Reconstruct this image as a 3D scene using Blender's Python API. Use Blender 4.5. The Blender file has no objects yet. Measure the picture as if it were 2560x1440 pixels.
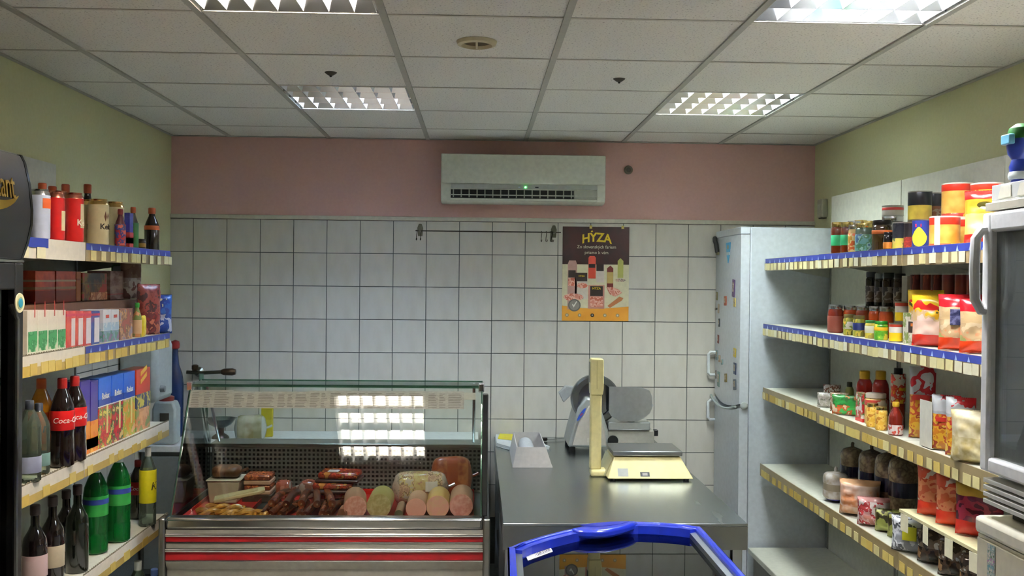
import bpy, bmesh, math, random
from mathutils import Vector, Matrix, noise as mnoise

sc = bpy.context.scene
R = random.Random(7)

# ------------------------------------------------------------------ camera
F = 2456.0                      # focal length in pixels of the 2560x1440 frame
YAW, PITCH, ROLL, CZ = 0.0344, -0.0064, 0.0099, 1.735
_cy, _sy, _cp, _sp = math.cos(YAW), math.sin(YAW), math.cos(PITCH), math.sin(PITCH)
fw = Vector((_sy * _cp, _cy * _cp, _sp))
rt = Vector((_cy, -_sy, 0))
up = rt.cross(fw)
rt2 = rt * math.cos(ROLL) + up * math.sin(ROLL)
up2 = -rt * math.sin(ROLL) + up * math.cos(ROLL)
cam_d = bpy.data.cameras.new('camera')
cam = bpy.data.objects.new('camera', cam_d)
sc.collection.objects.link(cam)
cam_d.sensor_width = 36.0
cam_d.lens = 36.0 * F / 2560.0
cam_d.clip_start = 0.05
cam.matrix_world = Matrix(((rt2.x, up2.x, -fw.x, 0), (rt2.y, up2.y, -fw.y, 0), (rt2.z, up2.z, -fw.z, CZ), (0, 0, 0, 1)))
sc.camera = cam

# ------------------------------------------------------------------ world, exposure
w = bpy.data.worlds.new('world')
sc.world = w
w.use_nodes = True
w.node_tree.nodes['Background'].inputs[0].default_value = (0.8, 0.9, 1.0, 1)
w.node_tree.nodes['Background'].inputs[1].default_value = 0.15
sc.view_settings.view_transform = 'Standard'
sc.view_settings.look = 'None'
sc.view_settings.gamma = 1
sc.view_settings.use_curve_mapping = False
sc.view_settings.exposure = 3.55
TUBE = 26.0                     # radiance of a lit fluorescent tube
try:
    sc.cycles.use_denoising = True
    sc.cycles.max_bounces = 10
    sc.cycles.transparent_max_bounces = 24
    sc.cycles.caustics_reflective = True
    sc.cycles.blur_glossy = 1.0
    sc.cycles.caustics_refractive = False
    sc.cycles.sample_clamp_indirect = 4.0
except Exception:
    pass


def pix(x, y, X=None, Y=None, Z=None):
    """the point of a real plane X=, Y= or Z= that lies at pixel x, y of the photograph"""
    d = rt2 * ((x - 1280) / F) - up2 * ((y - 720) / F) + fw
    if X is not None: t = X / d.x
    elif Y is not None: t = Y / d.y
    else: t = (Z - CZ) / d.z
    return Vector((0, 0, CZ)) + d * t


# ------------------------------------------------------------------ materials
def lin(h):
    if isinstance(h, str):
        h = h.lstrip('#')
        c = [int(h[i:i + 2], 16) / 255 for i in (0, 2, 4)]
    else:
        c = [v / 255 for v in h]
    return tuple((v / 12.92 if v <= 0.04045 else ((v + 0.055) / 1.055) ** 2.4) for v in c) + (1,)


MC = {}


def _new(key, name):
    m = bpy.data.materials.new(name)
    m.use_nodes = True
    MC[key] = m
    nt = m.node_tree
    return m, nt, nt.nodes['Principled BSDF']


def C(h, rough=0.45, metal=0.0, grain=0.06, gs=40, coat=0.0):
    """plain coat of one colour with a little procedural unevenness"""
    key = ('C', h, rough, metal, grain, gs, coat)
    if key in MC: return MC[key]
    m, nt, b = _new(key, 'coat_' + h)
    c = lin(h)
    tc = nt.nodes.new('ShaderNodeTexCoord')
    n = nt.nodes.new('ShaderNodeTexNoise')
    n.inputs['Scale'].default_value = gs
    n.inputs['Detail'].default_value = 3
    r = nt.nodes.new('ShaderNodeValToRGB')
    r.color_ramp.elements[0].position = 0.3
    r.color_ramp.elements[1].position = 0.7
    r.color_ramp.elements[0].color = tuple(v * (1 - grain) for v in c[:3]) + (1,)
    r.color_ramp.elements[1].color = tuple(min(1, v * (1 + grain)) for v in c[:3]) + (1,)
    nt.links.new(tc.outputs['Object'], n.inputs['Vector'])
    nt.links.new(n.outputs['Fac'], r.inputs['Fac'])
    nt.links.new(r.outputs['Color'], b.inputs['Base Color'])
    b.inputs['Roughness'].default_value = rough
    b.inputs['Metallic'].default_value = metal
    b.inputs['Coat Weight'].default_value = coat
    return m


def P(cols, scale=30, rough=0.35, stretch=(1, 1, 1), soft=False):
    """printed packaging: patches of several colours"""
    key = ('P', tuple(cols), scale, rough, stretch, soft)
    if key in MC: return MC[key]
    m, nt, b = _new(key, 'print_' + cols[0])
    tc = nt.nodes.new('ShaderNodeTexCoord')
    mp = nt.nodes.new('ShaderNodeMapping')
    mp.inputs['Scale'].default_value = stretch
    n = nt.nodes.new('ShaderNodeTexNoise')
    n.inputs['Scale'].default_value = scale
    n.inputs['Detail'].default_value = 2.5
    n.inputs['Roughness'].default_value = 0.6
    r = nt.nodes.new('ShaderNodeValToRGB')
    cr = r.color_ramp
    cr.interpolation = 'LINEAR' if soft else 'CONSTANT'
    k = len(cols)
    cr.elements[0].position = 0.0
    cr.elements[0].color = lin(cols[0])
    cr.elements[1].position = 0.36 + 0.28 / k if not soft else 0.38
    cr.elements[1].color = lin(cols[1])
    for i in range(2, k):
        e = cr.elements.new(0.36 + 0.28 * i / k + (0.0 if not soft else 0.04))
        e.color = lin(cols[i])
    nt.links.new(tc.outputs['Object'], mp.inputs['Vector'])
    nt.links.new(mp.outputs['Vector'], n.inputs['Vector'])
    nt.links.new(n.outputs['Fac'], r.inputs['Fac'])
    nt.links.new(r.outputs['Color'], b.inputs['Base Color'])
    b.inputs['Roughness'].default_value = rough
    return m


def metal(h, rough=0.3, aniso=None):
    """brushed metal"""
    key = ('metal', h, rough, aniso)
    if key in MC: return MC[key]
    m, nt, b = _new(key, 'metal_' + h)
    b.inputs['Base Color'].default_value = lin(h)
    b.inputs['Metallic'].default_value = 1.0
    tc = nt.nodes.new('ShaderNodeTexCoord')
    mp = nt.nodes.new('ShaderNodeMapping')
    mp.inputs['Scale'].default_value = aniso or (4, 4, 4)
    n = nt.nodes.new('ShaderNodeTexNoise')
    n.inputs['Scale'].default_value = 6
    n.inputs['Detail'].default_value = 4
    r = nt.nodes.new('ShaderNodeMapRange')
    r.inputs['To Min'].default_value = max(0.02, rough - 0.01)
    r.inputs['To Max'].default_value = rough + 0.01
    nt.links.new(tc.outputs['Object'], mp.inputs['Vector'])
    nt.links.new(mp.outputs['Vector'], n.inputs['Vector'])
    nt.links.new(n.outputs['Fac'], r.inputs['Value'])
    nt.links.new(r.outputs['Result'], b.inputs['Roughness'])
    return m


def pane(h='ffffff', rough=0.0, body=0.0, bodycol='ffffff', ior=1.5):
    """thin sheet: see-through, mirror-like by Fresnel; body = share of the sheet that scatters"""
    key = ('pane', h, rough, body, bodycol, ior)
    if key in MC: return MC[key]
    m, nt, b = _new(key, 'sheet_' + h)
    nt.nodes.remove(b)
    out = nt.nodes['Material Output']
    t = nt.nodes.new('ShaderNodeBsdfTransparent')
    t.inputs[0].default_value = lin(h)
    g = nt.nodes.new('ShaderNodeBsdfGlossy')
    g.inputs['Roughness'].default_value = rough
    fr = nt.nodes.new('ShaderNodeFresnel')
    fr.inputs['IOR'].default_value = ior
    mx = nt.nodes.new('ShaderNodeMixShader')
    src = t
    if body > 0:
        d = nt.nodes.new('ShaderNodeBsdfDiffuse')
        d.inputs[0].default_value = lin(bodycol)
        m2 = nt.nodes.new('ShaderNodeMixShader')
        m2.inputs[0].default_value = body
        nt.links.new(t.outputs[0], m2.inputs[1])
        nt.links.new(d.outputs[0], m2.inputs[2])
        src = m2
    nt.links.new(fr.outputs[0], mx.inputs[0])
    nt.links.new(src.outputs[0], mx.inputs[1])
    nt.links.new(g.outputs[0], mx.inputs[2])
    nt.links.new(mx.outputs[0], out.inputs['Surface'])
    return m


def glow(h, s):
    key = ('glow', h, s)
    if key in MC: return MC[key]
    m, nt, b = _new(key, 'light_' + h)
    nt.nodes.remove(b)
    e = nt.nodes.new('ShaderNodeEmission')
    e.inputs[0].default_value = lin(h)
    e.inputs[1].default_value = s
    nt.links.new(e.outputs[0], nt.nodes['Material Output'].inputs['Surface'])
    return m


def speckle(h, h2, scale, lo, hi, rough=0.9, bump=0.15, detail=3):
    """pitted or mottled board and plaster"""
    key = ('sp', h, h2, scale, lo, hi, rough, bump)
    if key in MC: return MC[key]
    m, nt, b = _new(key, 'board_' + h)
    tc = nt.nodes.new('ShaderNodeTexCoord')
    n = nt.nodes.new('ShaderNodeTexNoise')
    n.inputs['Scale'].default_value = scale
    n.inputs['Detail'].default_value = detail
    r = nt.nodes.new('ShaderNodeValToRGB')
    r.color_ramp.elements[0].position = lo
    r.color_ramp.elements[1].position = hi
    r.color_ramp.elements[0].color = lin(h2)
    r.color_ramp.elements[1].color = lin(h)
    nt.links.new(tc.outputs['Object'], n.inputs['Vector'])
    nt.links.new(n.outputs['Fac'], r.inputs['Fac'])
    nt.links.new(r.outputs['Color'], b.inputs['Base Color'])
    bp = nt.nodes.new('ShaderNodeBump')
    bp.inputs['Strength'].default_value = bump
    bp.inputs['Distance'].default_value = 0.002
    nt.links.new(n.outputs['Fac'], bp.inputs['Height'])
    nt.links.new(bp.outputs[0], b.inputs['Normal'])
    b.inputs['Roughness'].default_value = rough
    return m


def marble(h, h2):
    """white glazed wall tile with faint slanting veins"""
    key = ('marble', h, h2)
    if key in MC: return MC[key]
    m, nt, b = _new(key, 'glaze_' + h)
    tc = nt.nodes.new('ShaderNodeTexCoord')
    mp = nt.nodes.new('ShaderNodeMapping')
    mp.inputs['Rotation'].default_value = (0, 0.8, 0)
    mp.inputs['Scale'].default_value = (9, 9, 2.5)
    n = nt.nodes.new('ShaderNodeTexNoise')
    n.inputs['Scale'].default_value = 1.6
    n.inputs['Detail'].default_value = 5
    r = nt.nodes.new('ShaderNodeValToRGB')
    r.color_ramp.elements[0].position = 0.35
    r.color_ramp.elements[1].position = 0.55
    r.color_ramp.elements[0].color = lin(h2)
    r.color_ramp.elements[1].color = lin(h)
    nt.links.new(tc.outputs['Object'], mp.inputs['Vector'])
    nt.links.new(mp.outputs['Vector'], n.inputs['Vector'])
    nt.links.new(n.outputs['Fac'], r.inputs['Fac'])
    nt.links.new(r.outputs['Color'], b.inputs['Base Color'])
    b.inputs['Roughness'].default_value = 0.22
    return m


# ------------------------------------------------------------------ mesh builder
class MB:
    def __init__(s):
        s.v = []; s.f = []; s.m = []; s.mi = 0

    def add(s, vs, fs):
        o = len(s.v)
        s.v += [tuple(p) for p in vs]
        s.f += [tuple(i + o for i in f) for f in fs]
        s.m += [s.mi] * len(fs)
        return s

    def box(s, x0, x1, y0, y1, z0, z1):
        return s.add([(x0, y0, z0), (x1, y0, z0), (x1, y1, z0), (x0, y1, z0), (x0, y0, z1), (x1, y0, z1), (x1, y1, z1), (x0, y1, z1)],
                     [(3, 2, 1, 0), (4, 5, 6, 7), (0, 1, 5, 4), (1, 2, 6, 5), (2, 3, 7, 6), (3, 0, 4, 7)])

    def prism(s, pts, ax, a, b):
        """polygon in the two other axes, drawn out along ax from a to b"""
        def q(p, t):
            return {'x': (t, p[0], p[1]), 'y': (p[0], t, p[1]), 'z': (p[0], p[1], t)}[ax]
        n = len(pts)
        vs = [q(p, a) for p in pts] + [q(p, b) for p in pts]
        fs = [tuple(range(n))[::-1], tuple(range(n, 2 * n))] + [(i, (i + 1) % n, n + (i + 1) % n, n + i) for i in range(n)]
        return s.add(vs, fs)

    def lathe(s, prof, seg=20, c=(0, 0, 0), ax='z', cap=True, a0=0.0, a1=None):
        full = a1 is None
        n = seg if full else seg + 1
        span = 2 * math.pi if full else a1 - a0
        vs = []
        for r, z in prof:
            for i in range(n):
                t = a0 + span * i / seg
                x, y = r * math.cos(t), r * math.sin(t)
                p = {'z': (x, y, z), 'y': (x, z, y), 'x': (z, x, y)}[ax]
                vs.append((p[0] + c[0], p[1] + c[1], p[2] + c[2]))
        fs = []
        for k in range(len(prof) - 1):
            for i in range(seg):
                j = (i + 1) % n
                fs.append((k * n + i, k * n + j, (k + 1) * n + j, (k + 1) * n + i))
        if cap and full:
            fs.append(tuple(range(n))[::-1])
            fs.append(tuple(range((len(prof) - 1) * n, len(prof) * n)))
        return s.add(vs, fs)

    def tube(s, path, r, seg=8):
        path = [Vector(p) for p in path]
        vs, fs = [], []
        for i, p in enumerate(path):
            d = (path[min(i + 1, len(path) - 1)] - path[max(i - 1, 0)]).normalized()
            a = d.orthogonal() if i == 0 else (a - d * a.dot(d))
            a = a.normalized()
            b = d.cross(a)
            for k in range(seg):
                t = 2 * math.pi * k / seg
                vs.append(p + a * (r * math.cos(t)) + b * (r * math.sin(t)))
        for i in range(len(path) - 1):
            for k in range(seg):
                fs.append((i * seg + k, i * seg + (k + 1) % seg, (i + 1) * seg + (k + 1) % seg, (i + 1) * seg + k))
        fs.append(tuple(range(seg))[::-1])
        fs.append(tuple(range((len(path) - 1) * seg, len(path) * seg)))
        return s.add(vs, fs)

    def grid(s, fn, nu, nv):
        vs = [fn(i / nu, j / nv) for j in range(nv + 1) for i in range(nu + 1)]
        fs = [(j * (nu + 1) + i, j * (nu + 1) + i + 1, (j + 1) * (nu + 1) + i + 1, (j + 1) * (nu + 1) + i) for j in range(nv) for i in range(nu)]
        return s.add(vs, fs)

    def mesh(s, name, mats, sharp=35, recalc=True):
        me = bpy.data.meshes.new(name)
        me.from_pydata(s.v, [], s.f)
        if not isinstance(mats, (list, tuple)): mats = [mats]
        for m in mats: me.materials.append(m)
        me.polygons.foreach_set('material_index', s.m)
        me.polygons.foreach_set('use_smooth', [True] * len(s.f))
        if recalc:
            bm = bmesh.new(); bm.from_mesh(me)
            bmesh.ops.remove_doubles(bm, verts=bm.verts, dist=1e-6)
            bmesh.ops.recalc_face_normals(bm, faces=bm.faces)
            bm.to_mesh(me); bm.free()
        try: me.set_sharp_from_angle(angle=math.radians(sharp))
        except Exception: pass
        return me

    def build(s, name, mats, parent=None, loc=(0, 0, 0), rot=(0, 0, 0), bev=0, sharp=35, label=None):
        return put(name, s.mesh(name, mats, sharp), parent, loc, rot, bev, label)


def put(name, me, parent=None, loc=(0, 0, 0), rot=(0, 0, 0), bev=0, label=None):
    o = bpy.data.objects.new(name, me)
    sc.collection.objects.link(o)
    o.parent = parent
    o.location = loc
    o.rotation_euler = rot
    if bev:
        md = o.modifiers.new('bevel', 'BEVEL')
        md.width = bev; md.segments = 2; md.limit_method = 'ANGLE'
    if label: o['label'] = label
    return o


def thing(name, label, cat, loc=(0, 0, 0), rz=0.0, group=None, rot=None):
    o = bpy.data.objects.new(name, None)
    sc.collection.objects.link(o)
    o.empty_display_size = 0.05
    o.location = loc
    o.rotation_euler = rot or (0, 0, rz)
    return tag(o, label, cat, group)


def tag(o, label, cat, group=None):
    o['label'] = label; o['category'] = cat
    if group: o['group'] = group
    return o


def struct(o):
    o['kind'] = 'structure'
    return o


def copy_thing(src, loc, label, group=None, rz=None):
    c = src.copy(); sc.collection.objects.link(c)
    c.location = loc
    if rz is not None: c.rotation_euler = (0, 0, rz)
    c['label'] = label
    if group: c['group'] = group
    for ch in list(src.children):
        d = ch.copy(); sc.collection.objects.link(d); d.parent = c
        for g in list(ch.children):
            e = g.copy(); sc.collection.objects.link(e); e.parent = d
    return c


def B(*a):
    return MB().box(*a)


_fonts = {}


def text_verts(s, size, depth=0.0006, bold=0.0, width=1.0, shear=0.0):
    cu = bpy.data.curves.new('lettering', 'FONT')
    cu.body = s; cu.size = size; cu.extrude = depth; cu.offset = bold * size
    cu.align_x = 'CENTER'; cu.align_y = 'CENTER'; cu.resolution_u = 3; cu.shear = shear
    o = bpy.data.objects.new('lettering', cu)
    sc.collection.objects.link(o)
    dg = bpy.context.evaluated_depsgraph_get()
    me = bpy.data.meshes.new_from_object(o.evaluated_get(dg))
    vs = [(v.co.x * width, v.co.y, v.co.z) for v in me.vertices]
    fs = [tuple(p.vertices) for p in me.polygons]
    bpy.data.objects.remove(o); bpy.data.curves.remove(cu); bpy.data.meshes.remove(me)
    return vs, fs


def lettering(s, size, mat, parent, fn, name='lettering', **k):
    """fn maps (across, up, out) of the flat text to the parent's space"""
    vs, fs = text_verts(s, size, **k)
    m = MB(); m.add([fn(*v) for v in vs], fs)
    me = m.mesh(name, mat, 30, recalc=False)
    return put(name, me, parent)


def on_cyl(r, a, z0):
    return lambda x, y, z: ((r + z) * math.cos(a + x / r), (r + z) * math.sin(a + x / r), z0 + y)

WHITE = C('e8e8e2', 0.4)
BLACK = C('0c0c0e', 0.35)
CHROME = metal('d8d8d8', 0.18)
STEEL = metal('a9adaf', 0.3, (4, 60, 60))

# ================================================================== the room
XL, XR, YB, YF, ZC = -1.87, 2.083, 6.03, -2.2, 2.603
GREEN = speckle('d6d4a6', 'd2d0a0', 60, 0.3, 0.7, 0.85, 0.03)
PINK = speckle('e0b4aa', 'dcafa5', 60, 0.3, 0.7, 0.85, 0.03)
GROUT = speckle('5d605c', '555853', 90, 0.4, 0.6, 0.9, 0.1)
GLAZE = marble('d4cec0', 'cec8b9')

struct(B(XL - .1, XR + .1, YF - .1, YB + .1, -0.1, 0).build('floor', speckle('c6c3bd', 'b8b5ae', 25, .4, .6, .5, .05)))
wb = struct(B(XL, XR, YB + .008, YB + .15, 0, 2.8).build('wall_back', PINK))
wl = struct(B(XL - .15, XL, YF, YB + .15, 0, 2.8).build('wall_left', GREEN))
wr = struct(B(XR, XR + .15, YF, YB + .15, 0, 2.8).build('wall_right', GREEN))
struct(B(XL, XR, YF - .15, YF, 0, 2.8).build('wall_front', speckle('c9c2ac', 'c0b9a3', 60, .4, .6, .85, .05)))
ce = struct(B(XL, XR, YF, YB, 2.76, 2.86).build('ceiling', C('8a8a86', .9)))

# glazed tiles, each one a piece; grout bed behind them
TS, TX, TZ = 0.2017, -1.7312, 1.8988
B(XL, XR, YB + .004, YB + .0085, 0, TZ + TS).build('grout', GROUT, wb)
g2 = 0.0022
t_full = B(g2, TS - g2, 0, .007, g2, TS - g2).mesh('wall_tile', GLAZE)
for i in range(-1, 19):
    for j in range(0, 9):
        x0, x1 = TX + i * TS, TX + (i + 1) * TS
        z0 = TZ - j * TS
        if x0 < XL or x1 > XR:
            a, b = max(x0, XL), min(x1, XR)
            if b - a < .02: continue
            B(g2, b - a - g2, 0, .007, g2, TS - g2).build('wall_tile', GLAZE, wb, (a, YB - .002, z0))
        else:
            put('wall_tile', t_full, wb, (x0, YB - .002, z0))
struct(B(XL, XR, YB - .012, YB + .008, TZ + TS + .001, TZ + TS + .026).build('trim_1', C('cfc9b4', .5), bev=.003))
# lower tiles of the left wall, next to the corner
B(XL - .001, XL + .002, 4.4, YB, 0, 1.488).build('grout', GROUT, wl)
t_side = B(0, .007, g2, TS - g2, g2, TS - g2).mesh('wall_tile', GLAZE)
for i in range(8):
    for j in range(5):
        put('wall_tile', t_side, wl, (XL + .001, YB - .004 - (i + 1) * TS, 1.488 - (j + 1) * TS))

# suspended ceiling: boards lying in a grid of rails
GX = [-1.917 + 0.6 * k for k in range(8)]          # rails running away from the camera
GX = [XL] + [-.3168 + .6 * k for k in range(-2, 4)] + [XR]
GY = [3.225 + .6 * j for j in range(-9, 5)]
GY = [YF] + [y for y in GY if y > YF + .02] + [YB]
BOARD = speckle('e9e5db', 'a8a297', 130, 0.28, 0.42, 0.95, 0.35, 2)
RAIL = C('b3b0a4', .6)
RAIL2 = C('cfc8ba', .6)
LIGHTS = [(2, 2.625, 'near'), (5, 2.625, 'near'), (2, 4.425, 'far'), (5, 4.425, 'far'), (2, .825, 'rear'), (5, .825, 'rear'), (2, -.975, 'door'), (5, -.975, 'door')]
cells = {(ix, round(y, 2)) for ix, y, n in LIGHTS}
boards = {}
for ix in range(len(GX) - 1):
    for iy in range(len(GY) - 1):
        if (ix, round(GY[iy], 2)) in cells: continue
        a, b, c, d = GX[ix] + .002, GX[ix + 1] - .002, GY[iy] + .002, GY[iy + 1] - .002
        key = (round(b - a, 3), round(d - c, 3))
        if key not in boards:
            boards[key] = B(-key[0] / 2, key[0] / 2, -key[1] / 2, key[1] / 2, 0, .015).mesh('ceiling_tile', BOARD)
        sq = abs(key[0] - key[1]) < .002
        put('ceiling_tile', boards[key], ce, ((a + b) / 2, (c + d) / 2, ZC + R.uniform(0, .0015)), (0, 0, R.choice([0, 1, 2, 3]) * math.pi / 2 if sq else R.choice([0, math.pi])))
for x in GX[1:-1]:
    B(-.012, .012, YF, YB, 0, .006).build('ceiling_rail', RAIL, ce, (x, 0, ZC - .006))
    B(-.002, .002, YF, YB, 0, .03).build('rail_web', RAIL, ce, (x, 0, ZC))
for y in GY[1:-1]:
    for a, b in zip(GX[:-1], GX[1:]):
        B(a + .0125, b - .0125, -.008, .008, 0, .002).build('cross_rail', RAIL2, ce, (0, y, ZC - .002))
B(XL, XL + .02, YF, YB, ZC - .006, ZC - .002).build('edge_rail', RAIL, ce)
B(XR - .02, XR, YF, YB, ZC - .006, ZC - .002).build('edge_rail', RAIL, ce)
B(XL, XR, YB - .02, YB - .002, ZC - .006, ZC - .002).build('edge_rail', RAIL, ce)

# ------------------------------------------------------------------ louvred light fittings
LOUV = metal('e8ebee', 0.16)
SATIN = C('eef1f4', .35)
ENAM = C('e6e6e2', .4)
hs = .292                                   # half aperture
lou = MB()
housing = MB()
for x0, x1, y0, y1 in ((-.298, -hs, -.298, .298), (hs, .298, -.298, .298), (-hs, hs, -.298, -hs), (-hs, hs, hs, .298)):
    housing.box(x0, x1, y0, y1, .0018, .1)
housing.box(-.298, .298, -.298, .298, .1, .106)
me_house = housing.mesh('housing', ENAM)
rowh = 2 * hs / 4
me_long = MB().prism([(-.0012, .002), (.0012, .002), (.012, .022), (.026, .046), (-.026, .046), (-.012, .022)], 'x', -hs, hs).mesh('reflector', LOUV)
me_side = MB().prism([(0, .002), (.0015, .002), (.012, .022), (.024, .046), (0, .046)], 'x', -hs, hs).mesh('reflector', LOUV)
me_cross = MB().prism([(-.001, .003), (.001, .003), (.006, .022), (.013, .044), (-.013, .044), (-.006, .022)], 'y', -hs + .002, hs - .002).mesh('louvre_blade', SATIN)
LN = {'near': 'second row of fittings from the back wall', 'far': 'row of fittings nearest the back wall', 'rear': 'row of fittings behind the photographer', 'door': 'row of fittings by the shop front'}
LL = {(2, 'near'): 'lit louvred ceiling light, warm white, above the left shelves in the nearer row',
      (5, 'near'): 'lit louvred ceiling light above the chest freezer and grocery shelves in the nearer row',
      (2, 'far'): 'half dark louvred ceiling light with bluish tubes over the deli case',
      (5, 'far'): 'lit louvred ceiling light next to the right wall near the pink wall',
      (2, 'rear'): 'lit louvred ceiling light behind the photographer, side of the bottle shelves',
      (5, 'rear'): 'lit louvred ceiling light behind the photographer, side of the grocery shelves',
      (2, 'door'): 'lit louvred ceiling light by the shop front, side of the bottle shelves',
      (5, 'door'): 'lit louvred ceiling light by the shop front, side of the grocery shelves'}
COL = {(2, 'near'): 'fff0e0', (5, 'near'): 'f4f6ff', (2, 'far'): 'c4dcff', (5, 'far'): 'eefbff', (2, 'rear'): 'fff6ec', (5, 'rear'): 'f8f8fa', (2, 'door'): 'fff6e6', (5, 'door'): 'f8f8fa'}
tube_prof = [(0.004, -.275), (.0125, -.27), (.0125, .27), (.004, .275)]
DEAD = C('8c8f92', .4)
for ix, y0, n in LIGHTS:
    t = thing('ceiling_light', LL[(ix, n)], 'light', ((GX[ix] + GX[ix + 1]) / 2, y0 + .3, ZC), group='louvred ceiling lights')
    put('housing', me_house, t)
    lit = glow(COL[(ix, n)], TUBE * {(2, 'far'): .85, (5, 'far'): .6, (2, 'near'): .9, (5, 'near'): .98}.get((ix, n), 1.1))
    me_t = MB().lathe(tube_prof, 12, ax='x').mesh('lamp_tube', lit)
    for k in range(4):
        y = -hs + rowh * (k + .5)
        if n == 'far' and ix == 2 and k < 2:
            MB().lathe(tube_prof, 12, ax='x').build('lamp_tube', DEAD, t, (0, y, .07), label='lamp tube that is not lit')
        else:
            put('lamp_tube', me_t, t, (0, y, .07))
    for k in range(1, 4): put('reflector', me_long, t, (0, -hs + rowh * k, 0))
    if n == 'far' and ix == 2: B(-hs, hs, -.026, .026, .0465, .0995).build('reflector', LOUV, t)  # added divider plate, blocks light leaking from the lit rows into the dead ones
    put('reflector', me_side, t, (0, -hs, 0))
    put('reflector', me_side, t, (0, hs, 0), (0, 0, math.pi))
    for k in range(8):
        x = -hs + .004 + (2 * hs - .008) * k / 7
        put('louvre_blade', me_cross, t, (max(-hs + .014, min(hs - .014, x)), 0, 0))

# ------------------------------------------------------------------ small things on the ceiling
p = pix(1192, 104, Z=ZC)
t = thing('ceiling_vent', 'round cream ceiling vent with a bar across two dark halves', 'vent', (p.x, p.y, ZC))
CREAM = C('cdbf9c', .5)
MB().lathe([(.05, -.002), (.056, -.016), (.07, -.012), (.074, 0)], 28, cap=False).build('ring', CREAM, t)
MB().lathe([(.001, -.004), (.051, -.004)], 24, cap=False).build('grille', C('5a4a30', .8), t)
B(-.004, .004, -.052, .052, -.015, -.003).build('cross_bar', CREAM, t)
for (px, py), lb in (((827, 181), 'small dark ceiling sensor in front of the half dark light'), ((1548, 197), 'small dark ceiling sensor between the pair of middle rails and the far lit light')):
    p = pix(px, py, Z=ZC)
    t = thing('ceiling_sensor', lb, 'sensor', (p.x, p.y, ZC), group='ceiling sensors')
    MB().lathe([(.006, -.014), (.013, -.011), (.024, -.003), (.026, 0)], 18).build('cover', C('4b4438', .6), t)
    MB().lathe([(.002, -.02), (.005, -.018), (.006, -.013)], 12).build('nozzle', C('2a2622', .5), t)

# ------------------------------------------------------------------ air conditioner
ax0, ax1 = -.228, .756
AW = C('d6d8c4', .22, coat=.6)
t = thing('air_conditioner', 'white split air conditioner high on the pink wall', 'air conditioner', ((ax0 + ax1) / 2, YB, 2.205))
hw = (ax1 - ax0) / 2
T_ = .008
body = MB()
prof = [(T_, .004), (-.10, .004), (-.155, .03), (-.175, .075), (-.18, .09), (-.18, .275), (-.165, .288), (T_, .288)]
body.prism([(-.0, .0), (-.12, .0), (-.150, .012), (-.168, .045), (-.168, .284), (-.155, .291), (-.0, .291)], 'x', -hw, hw)
body.build('casing', AW, t, bev=.004)
B(-hw + .004, hw - .004, -.182, -.1685, .113, .287).build('front_panel', C('d9dbc9', .12, coat=1.0), t, bev=.004)
B(-hw + .06, hw - .05, -.1725, -.167, .083, .109).build('display_strip', C('b4b6ac', .25), t)
B(-.004, .004, -.1745, -.1715, .09, .098).build('indicator_lamp', glow('3dff5a', 4), t, (.012, 0, 0))
B(-.03, -.018, -.1745, -.1715, .091, .097).build('indicator_lamp', C('dfe6ff', .3), t)
B(.07, .09, -.1745, -.1715, .09, .098).build('receiver_window', C('3a3a3e', .3), t)
B(-hw + .06, hw - .19, -.1715, -.166, .026, .077).build('outlet', C('17170f', .6), t)
vane = B(-.0035, .0035, -.1765, -.171, .03, .076).mesh('vane', C('9fa08f', .5))
n = 16
for k in range(n):
    put('vane', vane, t, (-hw + .075 + (2 * hw - .28) * k / (n - 1), 0, 0))
B(-hw + .055, hw - .05, -.179, -.171, .042, .048).build('louvre_flap', C('b7b9a8', .4), t)
B(-hw + .055, hw - .05, -.176, -.15, .012, .026).build('lower_lip', AW, t, bev=.002)
B(hw - .185, hw - .05, -.174, -.1675, .028, .079).build('outlet_cover', C('aeb09f', .4), t)

# ------------------------------------------------------------------ poster
a, b = pix(1407, 566, Y=YB - .004), pix(1571, 803, Y=YB - .004)
pw, ph = b.x - a.x, a.z - b.z
t = thing('poster', 'sausage poster with a dark brown top taped to the tiled wall', 'poster', (a.x, YB - .003, b.z))
B(0, pw, -.0012, 0, 0, ph).build('sheet', C('dcd3ae', .45), t)


def flat(name, pts, mat, lay=1, par=None):
    k = -.0012 - lay * .0004
    return MB().prism([(x * pw, y * ph) for x, y in pts], 'y', k, k + .0006).build(name, mat, par or t)


def ring(cx, cy, rx, ry, n=16):
    return [(cx + rx * math.cos(2 * math.pi * i / n), cy + ry * math.sin(2 * math.pi * i / n)) for i in range(n)]


def rect(x0, x1, y0, y1):
    return [(x0, y0), (x1, y0), (x1, y1), (x0, y1)]


flat('dark_field', rect(0, 1, .6, 1), speckle('33221b', '45201a', 9, .4, .65, .45, 0), 1)
flat('orange_foot', [(0, 0), (1, 0), (1, .155), (.6, .13), (.3, .135), (0, .16)], P(['d98a1e', 'e8a236', 'e0962a'], 6, .45, soft=True), 1)
PK = C('b98f82', .5); HAM = P(['d98a74', 'e9b6a0', 'c96a50'], 40); DK = C('35241c', .5)
flat('sausage', [(.08, .12), (.22, .12), (.22, .6), (.2, .64), (.1, .64), (.08, .6)], PK, 2)
flat('pack', rect(.19, .38, .23, .5), C('d8cdbd', .5), 2)
flat('sausage', [(.39, .45), (.5, .45), (.5, .67), (.48, .69), (.41, .69), (.39, .67)], C('d2452a', .5), 2)
flat('pack', rect(.51, .63, .41, .6), C('dccbbd', .5), 2)
flat('sausage', [(.67, .36), (.765, .36), (.765, .56), (.72, .59), (.67, .56)], C('7a2a20', .5), 2)
flat('sausage', [(.83, .46), (.915, .46), (.915, .64), (.87, .67), (.83, .64)], C('b5b35c', .5), 2)
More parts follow.
